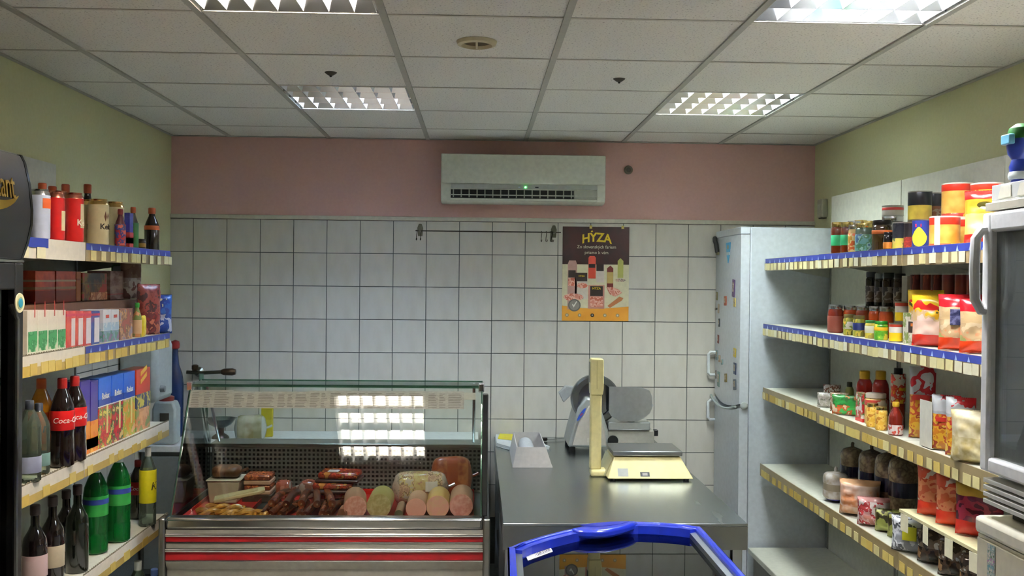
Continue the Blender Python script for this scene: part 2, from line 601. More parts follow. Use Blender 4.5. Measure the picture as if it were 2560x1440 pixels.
flat('pack', rect(.39, .635, .13, .38), C('c98a78', .5), 2)
for q in (rect(.09, .2, .46, .535), rect(.2, .375, .42, .51), rect(.51, .62, .53, .6), rect(.42, .61, .265, .37), rect(.395, .49, .565, .605)):
    flat('pack_label', q, DK, 3)
flat('pack_label', rect(.672, .763, .4, .52), C('c8ab62', .5), 3)
flat('sliced_meat', rect(.09, .19, .37, .455), HAM, 3)
flat('sliced_meat', ring(.3, .375, .08, .03), HAM, 3)
flat('sliced_meat', rect(.42, .61, .15, .255), HAM, 3)
flat('sliced_meat', ring(.17, .25, .15, .04), HAM, 3)
flat('sliced_meat', [(.66, .36), (.72, .28), (.8, .26), (.9, .3), (.86, .33), (.76, .36)], HAM, 3)
flat('sausage', [(.68, .16), (.72, .14), (.9, .22), (.92, .245), (.86, .26)], C('b8703c', .5), 3)
flat('sliced_meat', ring(.87, .435, .08, .018), P(['cfa890', '8a7a70', 'd8c0a0'], 60), 3)
flat('seal', ring(.185, .165, .095, .066, 20), C('6d655c', .5), 4)
flat('seal_ring', ring(.185, .165, .075, .052, 20), C('8d857a', .5), 5)
flat('tick', [(.15, .17), (.175, .14), (.225, .2), (.215, .21), (.175, .165), (.16, .18)], C('e6e0d2', .5), 6)
for k in range(5):
    flat('foot_icon', ring(.075 + .19 * k, .06, .028, .019, 12), C('a8926a' if k != 2 else '2a2018', .5), 3)
    flat('foot_icon_centre', ring(.075 + .19 * k, .06, .012, .01, 8), C('d8d0c0', .5), 4)
YEL = C('e2c01c', .45)


def arch(x, y, z):
    return (.51 * pw + x, -.0018 - z, .885 * ph + y - 1.6 * x * x)


lettering('HYZA', .075, YEL, t, arch, 'title', bold=.03, width=.92)
flat('title_leaf', [(.42, .945), (.44, .965), (.455, .945)], YEL, 3)
CR2 = C('cfc6a8', .5)
lettering('Zo slovenských fariem', .028, CR2, t, lambda x, y, z: (.51 * pw + x, -.0018 - z, .785 * ph + y), 'slogan', width=.95)
lettering('priamo k vám', .028, CR2, t, lambda x, y, z: (.51 * pw + x, -.0018 - z, .725 * ph + y), 'slogan', width=.95)
lettering('HYZA', .02, YEL, t, lambda x, y, z: (.515 * pw + x, -.0028 - z, .345 * ph + y), 'pack_lettering', bold=.02)
lettering('HYZA', .014, YEL, t, lambda x, y, z: (.29 * pw + x, -.0028 - z, .475 * ph + y), 'pack_lettering', bold=.02)
for x in (.42, .9): B(-.008, .008, -.004, -.001, -.012, .008).build('tape', C('b8a24a', .4), t, (x * pw, 0, ph))

# ------------------------------------------------------------------ rod with hooks
a, b = pix(1047, 577, Y=YB - .05), pix(1386, 577, Y=YB - .05)
t = thing('hook_rail', 'thin dark rod on a pair of wall brackets with hooks at one end', 'rail', (a.x, YB - .002, a.z))
DKM = C('3c3326', .45, metal=.6)
L_ = b.x - a.x
MB().tube([(-.02, -.05, 0), (L_ + .04, -.05, 0)], .0035, 8).build('rod', DKM, t)
for x in (0.006, L_):
    br = MB()
    br.prism([(x - .014, -.03), (x + .014, -.03), (x + .018, .02), (x + .008, .045), (x - .008, .045), (x - .018, .02)], 'y', -.008, 0)
    br.tube([(x, -.004, 0), (x, -.05, 0), (x, -.062, .006)], .008, 8)
    br.build('bracket', C('6f6a55', .5), t, bev=.002)
hk = MB().tube([(0, -.05, .006), (.004, -.056, 0), (0, -.054, -.03), (-.002, -.06, -.055), (.004, -.07, -.058), (.006, -.074, -.046)], .002, 6).mesh('hook', DKM)
for x in (-.004, .022, L_ - .07, L_ - .055, L_ - .038, L_ - .026, L_ - .018): put('hook', hk, t, (x, 0, 0), (0, 0, R.uniform(-.3, .3)))

# ------------------------------------------------------------------ round cap and switch box
p = pix(1571, 425, Y=YB)
t = thing('pipe_cap', 'small dark round cap on the pink wall beside the air conditioner', 'cap', (p.x, YB + .007, p.z))
MB().lathe([(.027, 0), (.027, -.012), (.02, -.02)], 20, ax='y').build('rim', C('6a6152', .6), t)
MB().lathe([(.015, -.0195), (.012, -.023)], 16, ax='y').build('core', C('3d3a30', .6), t)
p = pix(2055, 521, X=XR - .02)
t = thing('switch_box', 'small white box on the upper part of the right wall', 'switch', (XR, p.y, p.z))
B(-.035, 0, -.045, .045, -.055, .055).build('box', C('b9b79c', .5), t, bev=.006)
B(-.042, -.036, -.02, .02, -.025, .025).build('button', C('c7c5ac', .4), t, bev=.003)
B(-.03, -.002, -.03, .03, -.062, -.056).build('cable_entry', C('4a4230', .6), t)

# ================================================================== back worktop
WT = .812
t = thing('worktop', 'long pale worktop along the tiled back wall behind the deli case', 'counter', (XL + .01, 5.465, 0))
L_ = .02 - XL - .02
B(0, L_, 0, YB - 5.465 - .004, WT - .035, WT).build('slab', C('eeefe9', .35), t, bev=.004)
B(.01, L_ - .02, .02, .04, .1, WT - .035).build('front_panel', C('565a55', .5), t)
for k in range(3):
    B(.03 + k * .6, .03 + k * .6 + .57, .006, .019, .13, WT - .06).build('door', C('6b6f69', .45), t, bev=.003)
B(.0, L_, .05, .5, 0, .1).build('plinth', C('2c2c2a', .6), t)
B(L_ - .02, L_, .02, .55, .0, WT - .035).build('end_panel', C('b9bdb4', .5), t)

# ================================================================== refrigerated display case
DX0, DX1, DY = -1.285, .03, 4.15
ZG = pix(800, 1293, Y=DY).z
ANG = math.radians(28)
GLEN = .588
GT = (DY + GLEN * math.sin(ANG), ZG + GLEN * math.cos(ANG))     # top edge of the slanted front pane
ALU = C('a8a69c', .3, .45)
ALU2 = C('9d9b90', .4, .35)
RED = C('980f17', .35, grain=.04)
PANE = pane('f3f7f3')
PANE_E = pane('b7d6c4', body=.25, bodycol='5f8f78')
case = t = thing('display_case', 'red striped deli display case with a slanted glass front', 'display case', (0, DY, 0))
dz = ZG
B(DX0, DX1, .012, .80, .1, .66).build('cabinet', C('83857d', .5), t)
B(DX0 + .03, DX1 - .03, .06, .76, 0, .1).build('plinth', C('25262a', .6), t)
B(DX0, DX1, -.045, .02, dz - .042, dz + .006).build('front_rail', metal('b9bab6', .22, (2, 40, 40)), t, bev=.012)
B(DX0, DX1, -.038, .012, dz - .062, dz - .043).build('upper_panel', ALU, t, bev=.002)
for z, n in ((dz - .066, 'trim_bar'), (dz - .130, 'trim_bar')):
    MB().tube([(DX0, -.038, z), (DX1, -.038, z)], .008, 12).build(n, CHROME, t)
B(DX0, DX1, -.036, .012, dz - .094, dz - .075).build('red_stripe', RED, t)
B(DX0, DX1, -.040, .012, dz - .099, dz - .095).build('trim_strip', CHROME, t)
B(DX0, DX1, -.036, .012, dz - .122, dz - .1).build('middle_panel', ALU, t, bev=.002)
B(DX0, DX1, -.036, .012, dz - .171, dz - .139).build('red_stripe', RED, t)
B(DX0, DX1, -.040, .012, dz - .176, dz - .172).build('trim_strip', CHROME, t)
MB().prism([(-.036, dz - .177), (.012, dz - .177), (.012, .1), (-.012, .1), (-.012, dz - .215), (-.03, dz - .195)], 'x', DX0, DX1).build('lower_panel', ALU2, t)
# ends
for x0, s, lb in ((DX0, -1, 0), (DX1, 1, 1)):
    xa, xb = (x0 - .026, x0 - .001) if s < 0 else (x0 + .001, x0 + .03)
    B(xa, xb, -.03, .8, .05, dz - .01).build('end_panel', C('1b1c1c', .3), t, bev=.006)
    B(xa, xb, -.052, -.031, .05, dz + .004).build('end_trim', metal('9a9b96', .3), t, bev=.006)
# tray and back of the cold well
B(DX0 + .005, DX1 - .005, .022, .66, dz - .075, dz - .035).build('deck', metal('6b6c68', .45), t)
B(DX0 + .005, DX1 - .005, .64, .66, dz - .03, dz + .185).build('back_plate', C('2b2b28', .6), t)
gr = MB()
pitch = .0205
n = int((DX1 - DX0 - .02) / pitch)
for k in range(n + 1): gr.box(DX0 + .01 + k * pitch, DX0 + .019 + k * pitch, .632, .637, dz - .03, dz + .18)
for k in range(11): gr.box(DX0 + .01, DX1 - .01, .631, .636, dz - .028 + k * pitch, dz - .019 + k * pitch)
g = gr.build('back_grille', C('8a8d88', .4), t); g['kind'] = 'stuff'
B(DX0, DX1, .625, .78, dz + .187, dz + .205).build('rear_ledge', metal('a5aaa6', .3, (2, 40, 40)), t, bev=.003)
B(DX0, DX1, .66, .78, .66, dz + .186).build('rear_wall', C('5e615c', .5), t)
# glass
sx, sz = math.sin(ANG), math.cos(ANG)


def gl(u, out=0.0):
    """point on the slanted pane: u metres up from its foot, out metres towards the shop"""
    return (u * sx - out * sz, ZG + u * sz + out * sx)


MB().prism([gl(.004), gl(GLEN), gl(GLEN, -.005), gl(.004, -.005)], 'x', DX0 + .012, DX1 - .012).build('front_glass', PANE, t)
ty, tz = gl(GLEN)
B(DX0 + .005, DX1 - .005, ty - .002, ty + .19, tz + .001, tz + .009).build('top_glass', pane('d9ece0'), t)
for x in (DX0 + .002, DX1 - .008):
    MB().prism([(.012, ZG + .002), (ty, tz - .002), (ty + .185, tz - .002), (.63, dz + .186), (.63, ZG + .002)], 'x', x, x + .006).build('side_glass', PANE, t)
e1, e2 = gl(.004, .0015), gl(GLEN, .0015)
for x in (DX0 + .006, DX1 - .012):
    MB().tube([(x + .003, *e1), (x + .003, *e2)], .0028, 6).build('glass_edge', PANE_E, t)
B(DX0 + .005, DX1 - .005, ty + .188, ty + .192, tz - .001, tz + .012).build('glass_edge', PANE_E, t)
B(DX0 + .005, DX1 - .005, ty - .006, ty - .002, tz - .003, tz + .008).build('glass_edge', PANE_E, t)
for x in (DX0 + .03, DX1 - .045):
    MB().tube([(x, ty + .17, tz), (x, .69, dz + .2)], .007, 8).build('rear_post', metal('8a8c88', .3), t)
for x in (DX1 - .012, DX0 + .004):
    b_ = MB(); b_.box(x - .012, x + .014, ty - .012, ty + .03, tz - .02, tz + .02)
    b_.build('glass_clamp', CHROME, t, bev=.004)
B(DX1 - .006, DX1 + .018, .02, .06, dz + .0, tz + .0).build('corner_post', C('3c3e3c', .3, metal=.6), t, bev=.004)

# price lists taped inside the top of the front pane
PAPER = P(['cfc3c2', 'd6cccb', 'c4b8b8', 'd2c8c6'], 26, .6, (1, 1, 6), soft=True)
INK = C('8a7d7d', .7)
xs = [472, 578, 690, 770, 862, 958, 1066, 1158]
for k in range(7):
    a, b = pix(xs[k], 1000, Y=DY + ty - .03), pix(xs[k + 1], 1000, Y=DY + ty - .03)
    u1, u0 = GLEN - .016 - (.006 if k in (1, 2) else 0), GLEN - .100
    wdt = b.x - a.x + .004
    lb = ['price list sheet at the left end of the strip taped inside the case glass', 'price list sheet second from the left end of the taped strip',
          'price list sheet third from the left end of the taped strip', 'price list sheet just left of the lamp reflection on the case glass',
          'price list sheet under the left half of the lamp reflection', 'price list sheet under the right half of the lamp reflection',
          'price list sheet right of the lamp reflection on the case glass'][k]
    ps = thing('price_list', lb, 'paper', (a.x, DY, 0), group='price lists taped inside the deli case glass')
    off = -.0065 - .0006 * (k % 2)
    MB().prism([gl(u0, off), gl(u1, off), gl(u1, off - .0004), gl(u0, off - .0004)], 'x', 0, wdt).build('sheet', PAPER, ps)
    ln = MB()
    nl = 9
    for q in range(nl):
        uu = u0 + .006 + q * (u1 - u0 - .012) / nl
        for c0, c1 in ((.05, .30), (.34, .52), (.58, .94)):
            ln.prism([gl(uu, off + .0004), gl(uu + .0022, off + .0004), gl(uu + .0022, off), gl(uu, off)], 'x', wdt * c0, wdt * (c1 - R.uniform(0, .1)))
    ln.build('printed_lines', INK, ps)
a, b = pix(1160, 995, Y=DY + ty - .03), pix(1189, 995, Y=DY + ty - .03)
ps = tag(MB().prism([gl(GLEN - .055, -.0065), gl(GLEN - .022, -.0065), gl(GLEN - .022, -.0070), gl(GLEN - .055, -.0070)], 'x', a.x, b.x).build('paper_slip', C('d8cfca', .6), None, (0, DY, 0)), 'small blank paper slip at the right end of the taped price lists', 'paper')

# ================================================================== stainless table
TT = .783
table = t = thing('steel_table', 'stainless steel work table reaching from the back wall to the chest freezer', 'table', (0, 0, 0))
tx0, tx1, ty0, ty1 = .106, 1.080, 3.862, YB - .004
TOPM = metal('9fa4a4', .27, (2, .4, 2))
MB().prism([(tx0, ty0), (tx1, ty0), (tx1, ty1), (tx0, ty1)], 'z', TT - .012, TT).build('table_top', TOPM, t, bev=.003)
B(tx0, tx1, ty0 + .001, ty0 + .02, TT - .105, TT - .0125).build('apron', metal('8b8c8a', .3, (3, 60, 60)), t)
B(tx0 + .001, tx0 + .02, ty0 + .021, ty1, TT - .105, TT - .0125).build('apron', STEEL, t)
B(tx1 - .02, tx1 - .001, ty0 + .021, ty1, TT - .105, TT - .0125).build('apron', STEEL, t)
for x in (tx0 + .03, tx1 - .03):
    for y in (ty0 + .06, 4.95, ty1 - .06):
        B(x - .02, x + .02, y - .02, y + .02, 0, TT - .013).build('leg', STEEL, t, bev=.002)
B(tx0 + .02, tx1 - .02, ty0 + .05, ty1 - .05, .2, .23).build('lower_shelf', C('2b2c2c', .5), t)

# ================================================================== fridge freezer
fx0, fx1, fy0, fy1, fz = 1.462, 2.06, 5.445, 6.018, 2.055
FW = C('c6cbce', .3, coat=.3)
fr = t = thing('fridge_freezer', 'tall white fridge freezer with magnets on its door', 'fridge', (fx0, fy0, 0))
D_, W_ = fx1 - fx0, fy1 - fy0
B(.058, D_, .0, W_, .05, fz - .001).build('cabinet', C('c2c8cb', .4), t, bev=.006)
SPL = 1.052


def door(z0, z1, nm, curve_low=False, curve_top=False):
    m = MB()
    def bulge(v): return -.012 * (1 - (2 * v - 1) ** 2)
    n = 10
    def f(u, v, back):
        y = u * W_
        zz0 = z0 + (.035 * (1 - (2 * u - 1) ** 2) * -1 if curve_low else 0)
        zz1 = z1 + (.035 * (1 - (2 * u - 1) ** 2) * -1 if curve_top else 0)
        return ((.054 if back else .004 + bulge(u)), y, zz0 + (zz1 - zz0) * v)
    m.grid(lambda u, v: f(u, v, False), n, 1)
    m.grid(lambda u, v: f(u, v, True), n, 1)
    for v in (0, 1): m.grid(lambda u, q, v=v: f(u, v, q > .5), n, 1)
    for u in (0, 1): m.grid(lambda q, v, u=u: f(u, v, q > .5), 1, 1)
    return m.build(nm, FW, t, bev=0)


B(.002, .056, .0, W_, fz - .04, fz).build('top_panel', FW, t, bev=.004)
door(SPL + .012, fz - .043, 'door', curve_low=True)
door(.08, SPL - .012, 'freezer_door', curve_top=True)
lip = MB()
pts = [(-.018 - .012 * (1 - (2 * u - 1) ** 2), u * W_, SPL - .004 - .035 * (1 - (2 * u - 1) ** 2)) for u in [i / 10 for i in range(11)]]
lip.tube(pts + [], .007, 6)
lip.build('door_lip', C('9aa39d', .3), t)
MB().lathe([(.012, -.016), (.02, -.012), (.022, 0)], 14, ax='y').build('hinge_cap', C('a9afa9', .4), t, (.03, 0, SPL + .002))
for z0, z1 in ((1.175, 1.315), (.90, 1.02)):
    h = MB().tube([(0, .548, z0), (-.03, .548, z0), (-.042, .548, z0 + .012), (-.042, .548, z1 - .012), (-.03, .548, z1), (0, .548, z1)], .009, 8)
    h.build('door_handle', C('d9dcd8', .3), t)
MAGC = [(.86, 1.965, .05, .075, '2e2b28', 'horn-shaped dark magnet'), (.40, 1.93, .10, .09, '4fa6cf', 'pale blue pennant magnet'),
        (.20, 1.71, .05, .10, '5b3a6a', 'tall purple and yellow magnet'), (.49, 1.635, .05, .055, 'b0502c', ''), (.16, 1.63, .045, .05, 'c8b26a', ''),
        (.90, 1.66, .04, .05, '9a9464', ''), (.80, 1.585, .03, .055, 'b3a088', ''), (.76, 1.50, .03, .05, '38404a', ''), (.80, 1.40, .03, .05, '7a3a30', ''),
        (.14, 1.345, .05, .05, 'd0b844', ''), (.13, 1.255, .05, .065, '33405e', ''), (.86, 1.30, .05, .06, '8fa3a2', ''), (.72, 1.285, .04, .04, 'a48a6a', ''),
        (.60, 1.27, .04, .03, '8aa6a8', ''), (.44, 1.185, .05, .05, '7a6a34', ''), (.13, 1.165, .06, .06, '5e6670', ''), (.76, 1.16, .05, .09, '6f8f86', ''),
        (.93, 1.58, .05, .012, '2c2c2c', ''), (.90, 1.18, .02, .05, '7d746a', '')]
for k, (u, z, wd, hh, col, nm) in enumerate(MAGC):
    y = u * W_
    lb = ['dark horn shaped magnet at the top far corner of the fridge door', 'pale blue pennant magnet with its point down near the top of the fridge door',
          'tall purple magnet with a yellow top below the blue pennant', 'orange red magnet beside a straw coloured one in the upper door', 'straw coloured magnet right of the orange red one',
          'olive square magnet at the far edge under the pennant', 'beige upright magnet at the far edge under a black bar', 'slim dark blue magnet, upper of a dark pair at the far side',
          'slim dark red magnet, lower of a dark pair at the far side', 'round yellow magnet above the navy framed one', 'navy framed magnet under the yellow one', 'grey green magnet at the far edge above the handle',
          'brownish magnet between the grey green and pale teal ones', 'pale teal magnet right of the brownish one', 'olive gold magnet in the lowest row of magnets', 'slate grey tilted magnet at the near end of the lowest row',
          'tall sea green magnet at the far end of the lowest row', 'thin black bar magnet at the far edge of the door', 'slim grey brown magnet at the far edge beside the handle'][k]
    m = thing('fridge_magnet', lb, 'magnet', (fx0 + .0035 - .012 * (1 - (2 * u - 1) ** 2), fy0 + y, z), group='fridge magnets', rot=(R.uniform(-.15, .15) if k > 1 else 0, 0, 0))
    if k == 1:
        MB().prism([(-.05, .045), (.05, .045), (.036, -.01), (-.036, -.01)], 'x', -.003, 0).build('flag', C('4fa6cf', .5), m)
        MB().prism([(-.03, -.028), (.03, -.028), (0, -.075)], 'x', -.003, 0).build('flag_tip', C('4fa6cf', .5), m)
        B(-.003, 0, -.036, .036, -.027, -.011).build('band', C('c3d6dc', .5), m)
        B(-.0038, -.0031, -.012, .012, .008, .03).build('emblem', C('b39a6a', .5), m)
    elif k == 0:
        MB().tube([(-.01, .05, .05), (-.016, .02, .03), (-.016, -.01, .01), (-.012, -.025, -.04)], .014, 8).build('horn', C('2e2b28', .5), m)
        B(-.012, 0, -.03, .02, -.055, -.02).build('base', C('8a8560', .5), m, bev=.003)
    else:
        B(-.004, 0, -wd / 2, wd / 2, -hh / 2, hh / 2).build('backing', C(col, .45), m, bev=.001)
        B(-.0055, -.0041, -wd * .3, wd * .3, -hh * .2, hh * .34).build('picture', P([col, 'c9b58a', '6a5040', 'd8d2c4'], 90), m)

# ================================================================== chest freezer with a curved blue lid frame
BLUE = C('1029a6', .3, coat=.5)
fz0 = .785
cv = [pix(x, y, Z=fz0 + .02) for x, y in ((1269, 1376), (1300, 1362), (1350, 1346), (1410, 1331), (1470, 1319), (1530, 1311), (1590, 1309), (1650, 1311), (1710, 1316), (1754, 1323))]
cv = [(p.x, min(p.y, 3.846)) for p in cv]
LY = 1.55
t = thing('chest_freezer', 'chest freezer with a blue framed glass lid in front of the steel table', 'freezer', (0, 0, 0))
xl, xr_ = .068, .862
outl = [(cv[0][0] - .004, LY)] + cv + [(xr_, LY)]
outl = [(xl, LY)] + cv + [(xr_, LY)]


def inset(poly, d):
    cx, cy_ = sum(p[0] for p in poly) / len(poly), 2.8
    res = []
    n = len(poly)
    for i in range(n):
        p0, p1, p2 = Vector(poly[i - 1]), Vector(poly[i]), Vector(poly[(i + 1) % n])
        e1_, e2_ = (p1 - p0).normalized(), (p2 - p1).normalized()
        n1, n2 = Vector((e1_.y, -e1_.x)), Vector((e2_.y, -e2_.x))
        b_ = (n1 + n2)
        b_ = b_ / max(.3, b_.dot(b_) / 2) 
        res.append((p1.x + b_.x * d, p1.y + b_.y * d))
    return res


def ring_band(mb, o, i, z0, z1, idx=None):
    n = len(o)
    for k in (idx if idx is not None else range(n)):
        a0, a1, b0, b1 = o[k], o[(k + 1) % n], i[k], i[(k + 1) % n]
        mb.add([(*a0, z0), (*a1, z0), (*b1, z0), (*b0, z0), (*a0, z1), (*a1, z1), (*b1, z1), (*b0, z1)],
               [(3, 2, 1, 0), (4, 5, 6, 7), (0, 1, 5, 4), (1, 2, 6, 5), (2, 3, 7, 6), (3, 0, 4, 7)])


i1 = inset(outl, .026); i2 = inset(outl, .05); i3 = inset(outl, .075)
m = MB(); ring_band(m, outl, i2, .06, fz0 - .03); m.prism(outl, 'z', .04, .06); m.build('cabinet', C('c4c8ca', .4), t)
m = MB(); ring_band(m, outl, i1, fz0 - .03, fz0 + .03); m.build('lid_frame', BLUE, t, bev=.008)
n = len(outl)
m = MB(); ring_band(m, i1, i2, fz0 - .03, fz0 + .012, [0, n - 2, n - 1]); m.build('slide_rail', metal('b4b8ba', .35), t)
m = MB(); ring_band(m, i1, i2, fz0 - .03, fz0 + .024, range(1, n - 2)); m.build('inner_frame', BLUE, t)
MB().prism(i2, 'z', fz0 - .012, fz0 - .007).build('lid_glass', pane('9aa4aa', ior=1.55), t)
m = MB(); ring_band(m, i2, i3, .1, fz0 - .03); m.prism(i3, 'z', .06, .1); m.build('liner', C('5c6064', .5), t)
hp0, hp1 = pix(1432, 1338, Z=fz0 + .035), pix(1606, 1318, Z=fz0 + .035)
gx0, gx1, gy = hp0.x, hp1.x, 3.72
gm = (gx0 + gx1) / 2
def railY(x):
    for (xa, ya), (xb_, yb_) in zip(cv[:-1], cv[1:]):
        if xa <= x <= xb_: return ya + (yb_ - ya) * (x - xa) / (xb_ - xa)
    return cv[-1][1]
lens = [(gx0 + (gx1 - gx0) * k / 12, railY(gx0 + (gx1 - gx0) * k / 12) - .016) for k in range(13)] + [(gx1 - (gx1 - gx0) * k / 12, railY(gx1 - (gx1 - gx0) * k / 12) - .018 - .11 * math.sin(math.pi * k / 12) ** .8) for k in range(1, 12)]
lens2 = [((x - gm) * .72 + gm, (y - 3.75) * .5 + 3.735) for x, y in lens]
MB().prism(lens, 'z', fz0 + .004, fz0 + .036).build('handle', BLUE, t, bev=.01)
MB().prism(lens2, 'z', fz0 + .0365, fz0 + .0375).build('handle_recess', C('0b1f86', .35), t)
# sticker with bars on the glass
p = [pix(x, y, Z=fz0 - .006) for x, y in ((1312, 1383), (1374, 1357), (1382, 1379), (1320, 1402))]
ps = thing('barcode_sticker', 'white barcode sticker on the freezer glass near the blue corner', 'sticker', p[3])
ex, ey = (p[2] - p[3]), (p[0] - p[3])
def stk(u, v, h): q = ex * u + ey * v; return (q.x, q.y, h)
MB().add([stk(u, v, h) for h in (0, .0008) for u, v in ((0, 0), (1, 0), (1, 1), (0, 1))], [(3, 2, 1, 0), (4, 5, 6, 7), (0, 1, 5, 4), (1, 2, 6, 5), (2, 3, 7, 6), (3, 0, 4, 7)]).build('sheet', C('d6d6da', .5), ps)
m = MB(); u = .33
while u < .95:
    wv = R.choice([.012, .02, .03])
    m.add([stk(a, b, h) for h in (.0009, .0012) for a, b in ((u, .12), (u + wv, .12), (u + wv, .9), (u, .9))], [(3, 2, 1, 0), (4, 5, 6, 7), (0, 1, 5, 4), (1, 2, 6, 5), (2, 3, 7, 6), (3, 0, 4, 7)])
    u += wv + R.choice([.015, .025, .035])
m.build('bars', C('4a4444', .6), ps)
# ================================================================== black beer fridge with a glass door
bx0, bx1, by0, by1, bz = -1.853, -1.255, 2.10, 2.768, 2.07
t = thing('drinks_fridge', 'black glass door beer fridge with gold lettering on its curved header', 'fridge', (bx1, by0, 0))
BL = C('0b0b0d', .42)
w_ = by1 - by0
B(bx0 - bx1, -.06, 0, w_, .06, 1.775).build('cabinet_back', C('0d0d0f', .4), t)
MB().prism([(bx0 - bx1, bz), (-.012, bz), (-.002, bz - .02), (.012, bz - .08), (.019, bz - .15), (.018, bz - .19), (.008, bz - .24), (-.008, 1.782), (bx0 - bx1, 1.782)], 'y', 0, w_).build('header', BL, t, bev=.004)
MB().prism([(-.02, bz + .002), (-.011, bz + .002), (.0, bz - .02), (.0135, bz - .08), (.0205, bz - .15), (.0195, bz - .19), (.0095, bz - .24), (-.0065, 1.784), (-.02, 1.784)], 'y', w_ - .012, w_ + .001).build('header_edge', C('060607', .25), t)
B(-.055, -.004, 0, .05, .1, 1.773).build('door_stile', BL, t, bev=.004)
B(-.055, -.004, w_ - .048, w_, .1, 1.773).build('door_stile', BL, t, bev=.004)
B(-.055, -.004, .051, w_ - .049, 1.70, 1.773).build('door_rail', BL, t, bev=.004)
B(-.055, -.004, .051, w_ - .049, .1, .18).build('door_rail', BL, t, bev=.004)
B(-.03, -.024, .05, w_ - .048, .18, 1.70).build('door_glass', pane('6a7074', ior=1.7), t)
B(-.05, -.003, .0, w_ - .002, 1.7745, 1.781).build('chrome_line', CHROME, t)
MB().tube([(-.004, w_ - .075, .55), (.012, w_ - .075, .57), (.012, w_ - .075, 1.62), (-.004, w_ - .075, 1.66)], .007, 8).build('door_handle', metal('77797a', .3), t)
lk = thing('round_sticker', 'round cream sticker with a teal centre on the black fridge door', 'sticker', (bx1 - .0035, by0 + w_ - .085, 1.665))
zc = pix(37, 757, X=bx1).z
lk.location = (bx1 + .0205, by0 + w_ - .078, zc)
MB().lathe([(.001, .002), (.026, .002), (.027, 0)], 24, ax='x', cap=False).build('disc', C('d6cfa6', .5), lk)
MB().lathe([(.001, .003), (.017, .003), (.018, .0021)], 20, ax='x', cap=False).build('inner_ring', C('9aa27a', .5), lk)
MB().lathe([(.001, .004), (.012, .004), (.013, .0031)], 20, ax='x', cap=False).build('centre', C('1d7f96', .5), lk)
GOLD = metal('c9a24a', .3)


def hdr(x, y, z):
    zz = 1.935 + y
    q = (zz - 1.83) / (bz - 1.83)
    bul = .0195 - .09 * (zz - 1.91) ** 2 * 10
    return (bul + .001 + z, w_ - .255 + x * 1.0, zz)


_tv = text_verts('Bažant', .1)[0]
_tx0, _tx1, _ty0 = min(v[0] for v in _tv), max(v[0] for v in _tv), min(v[1] for v in _tv)
_ks = .168 / (_tx1 - _tx0)
lettering('Bažant', .1, GOLD, t, lambda x, y, z: hdr(.154 + (x - _tx1) * _ks, .008 + (y - _ty0) * 1.0, z), 'lettering', depth=.0012)
sw = [hdr(-.2 + .4 * k / 16, -.062 - .018 * math.sin(math.pi * k / 16) + (.03 if k == 16 else 0), .0) for k in range(17)] + [hdr(-.2 + .4 * k / 16, -.062 - .045 * math.sin(math.pi * k / 16) * 1.1, .0) for k in range(15, -1, -1)]
m = MB()
for k in range(16):
    q = [sw[k], sw[k + 1], sw[31 - k - 1] if k < 15 else sw[16], sw[31 - k] if 31 - k < 32 else sw[31]]
m2 = MB()
N_ = 16
top_ = [hdr(-.19 + .36 * k / N_, -.002 + .02 * (2 * k / N_ - 1) ** 4, .0005) for k in range(N_ + 1)]
bot_ = [hdr(-.19 + .36 * k / N_, -.005 - .026 * math.sin(math.pi * k / N_) ** .7 + .02 * (2 * k / N_ - 1) ** 4, .0005) for k in range(N_ + 1)]
m2.add(top_ + bot_, [(k, k + 1, N_ + 2 + k, N_ + 1 + k) for k in range(N_)])
m2.build('swoosh', GOLD, t)
for zz in (.55, .95, 1.33): B(bx0 - bx1 + .03, -.07, .03, w_ - .05, zz, zz + .012).build('inner_shelf', C('3a3a3c', .5), t)

# ================================================================== white counter cooler on its cabinet
kx, ky, kz0, kz1 = 1.33, 2.556, 1.155, 1.932
CW = C('ebebe8', .35, coat=.2)
t = thing('counter_cooler', 'white counter top cooler with a glass door and curved handle', 'cooler', (kx, 1.95, 0))
w_ = ky - 1.95
B(.05, .62, 0, w_, kz0, kz1).build('cabinet', CW, t, bev=.008)
B(0, .046, 0, .055, kz0 + .095, kz1 - .004).build('door_stile', CW, t, bev=.008)
B(0, .046, w_ - .04, w_, kz0 + .095, kz1 - .004).build('door_stile', CW, t, bev=.008)
B(0, .046, .056, w_ - .041, kz1 - .055, kz1 - .004).build('door_rail', CW, t, bev=.008)
B(0, .046, .056, w_ - .041, kz0 + .095, kz0 + .135).build('door_rail', CW, t, bev=.008)
B(.02, .026, .05, w_ - .035, kz0 + .13, kz1 - .05).build('door_glass', pane('d0d6d2', body=.45, bodycol='8c928e', ior=1.5), t)
B(.0465, .0495, .05, w_ - .035, kz0 + .13, kz1 - .05).build('inner_back', C('8c908c', .6), t)
h = MB().tube([(.02, w_ - .02, 1.885), (-.012, w_ - .02, 1.882), (-.026, w_ - .02, 1.86), (-.029, w_ - .02, 1.78), (-.026, w_ - .02, 1.70), (-.01, w_ - .02, 1.672), (.02, w_ - .02, 1.668)], .013, 10)
h.build('door_handle', CW, t)
for k in range(4):
    B(.004, .049, .02, w_ - .015, kz0 + .012 + .018 * k, kz0 + .024 + .018 * k).build('grille_slat', C('b9b8ae', .4), t, bev=.002)
B(.06, .55, .05, w_ - .06, kz0 - .022, kz0 - .0005).build('foot_bar', C('2c2a26', .6), t)
for k in range(3):
    pass
cb = thing('white_cabinet', 'cream white cabinet carrying the counter cooler at the end of the shelves', 'cabinet', (kx - .01, 1.9, 0))
w2 = ky - 1.9 + .003
B(0, .66, 0, w2, 1.085, 1.131).build('top', C('d8d3bd', .35), cb, bev=.012)
B(.012, .66, .005, w2 - .002, .0, 1.082).build('body', C('c9c2a8', .45), cb)
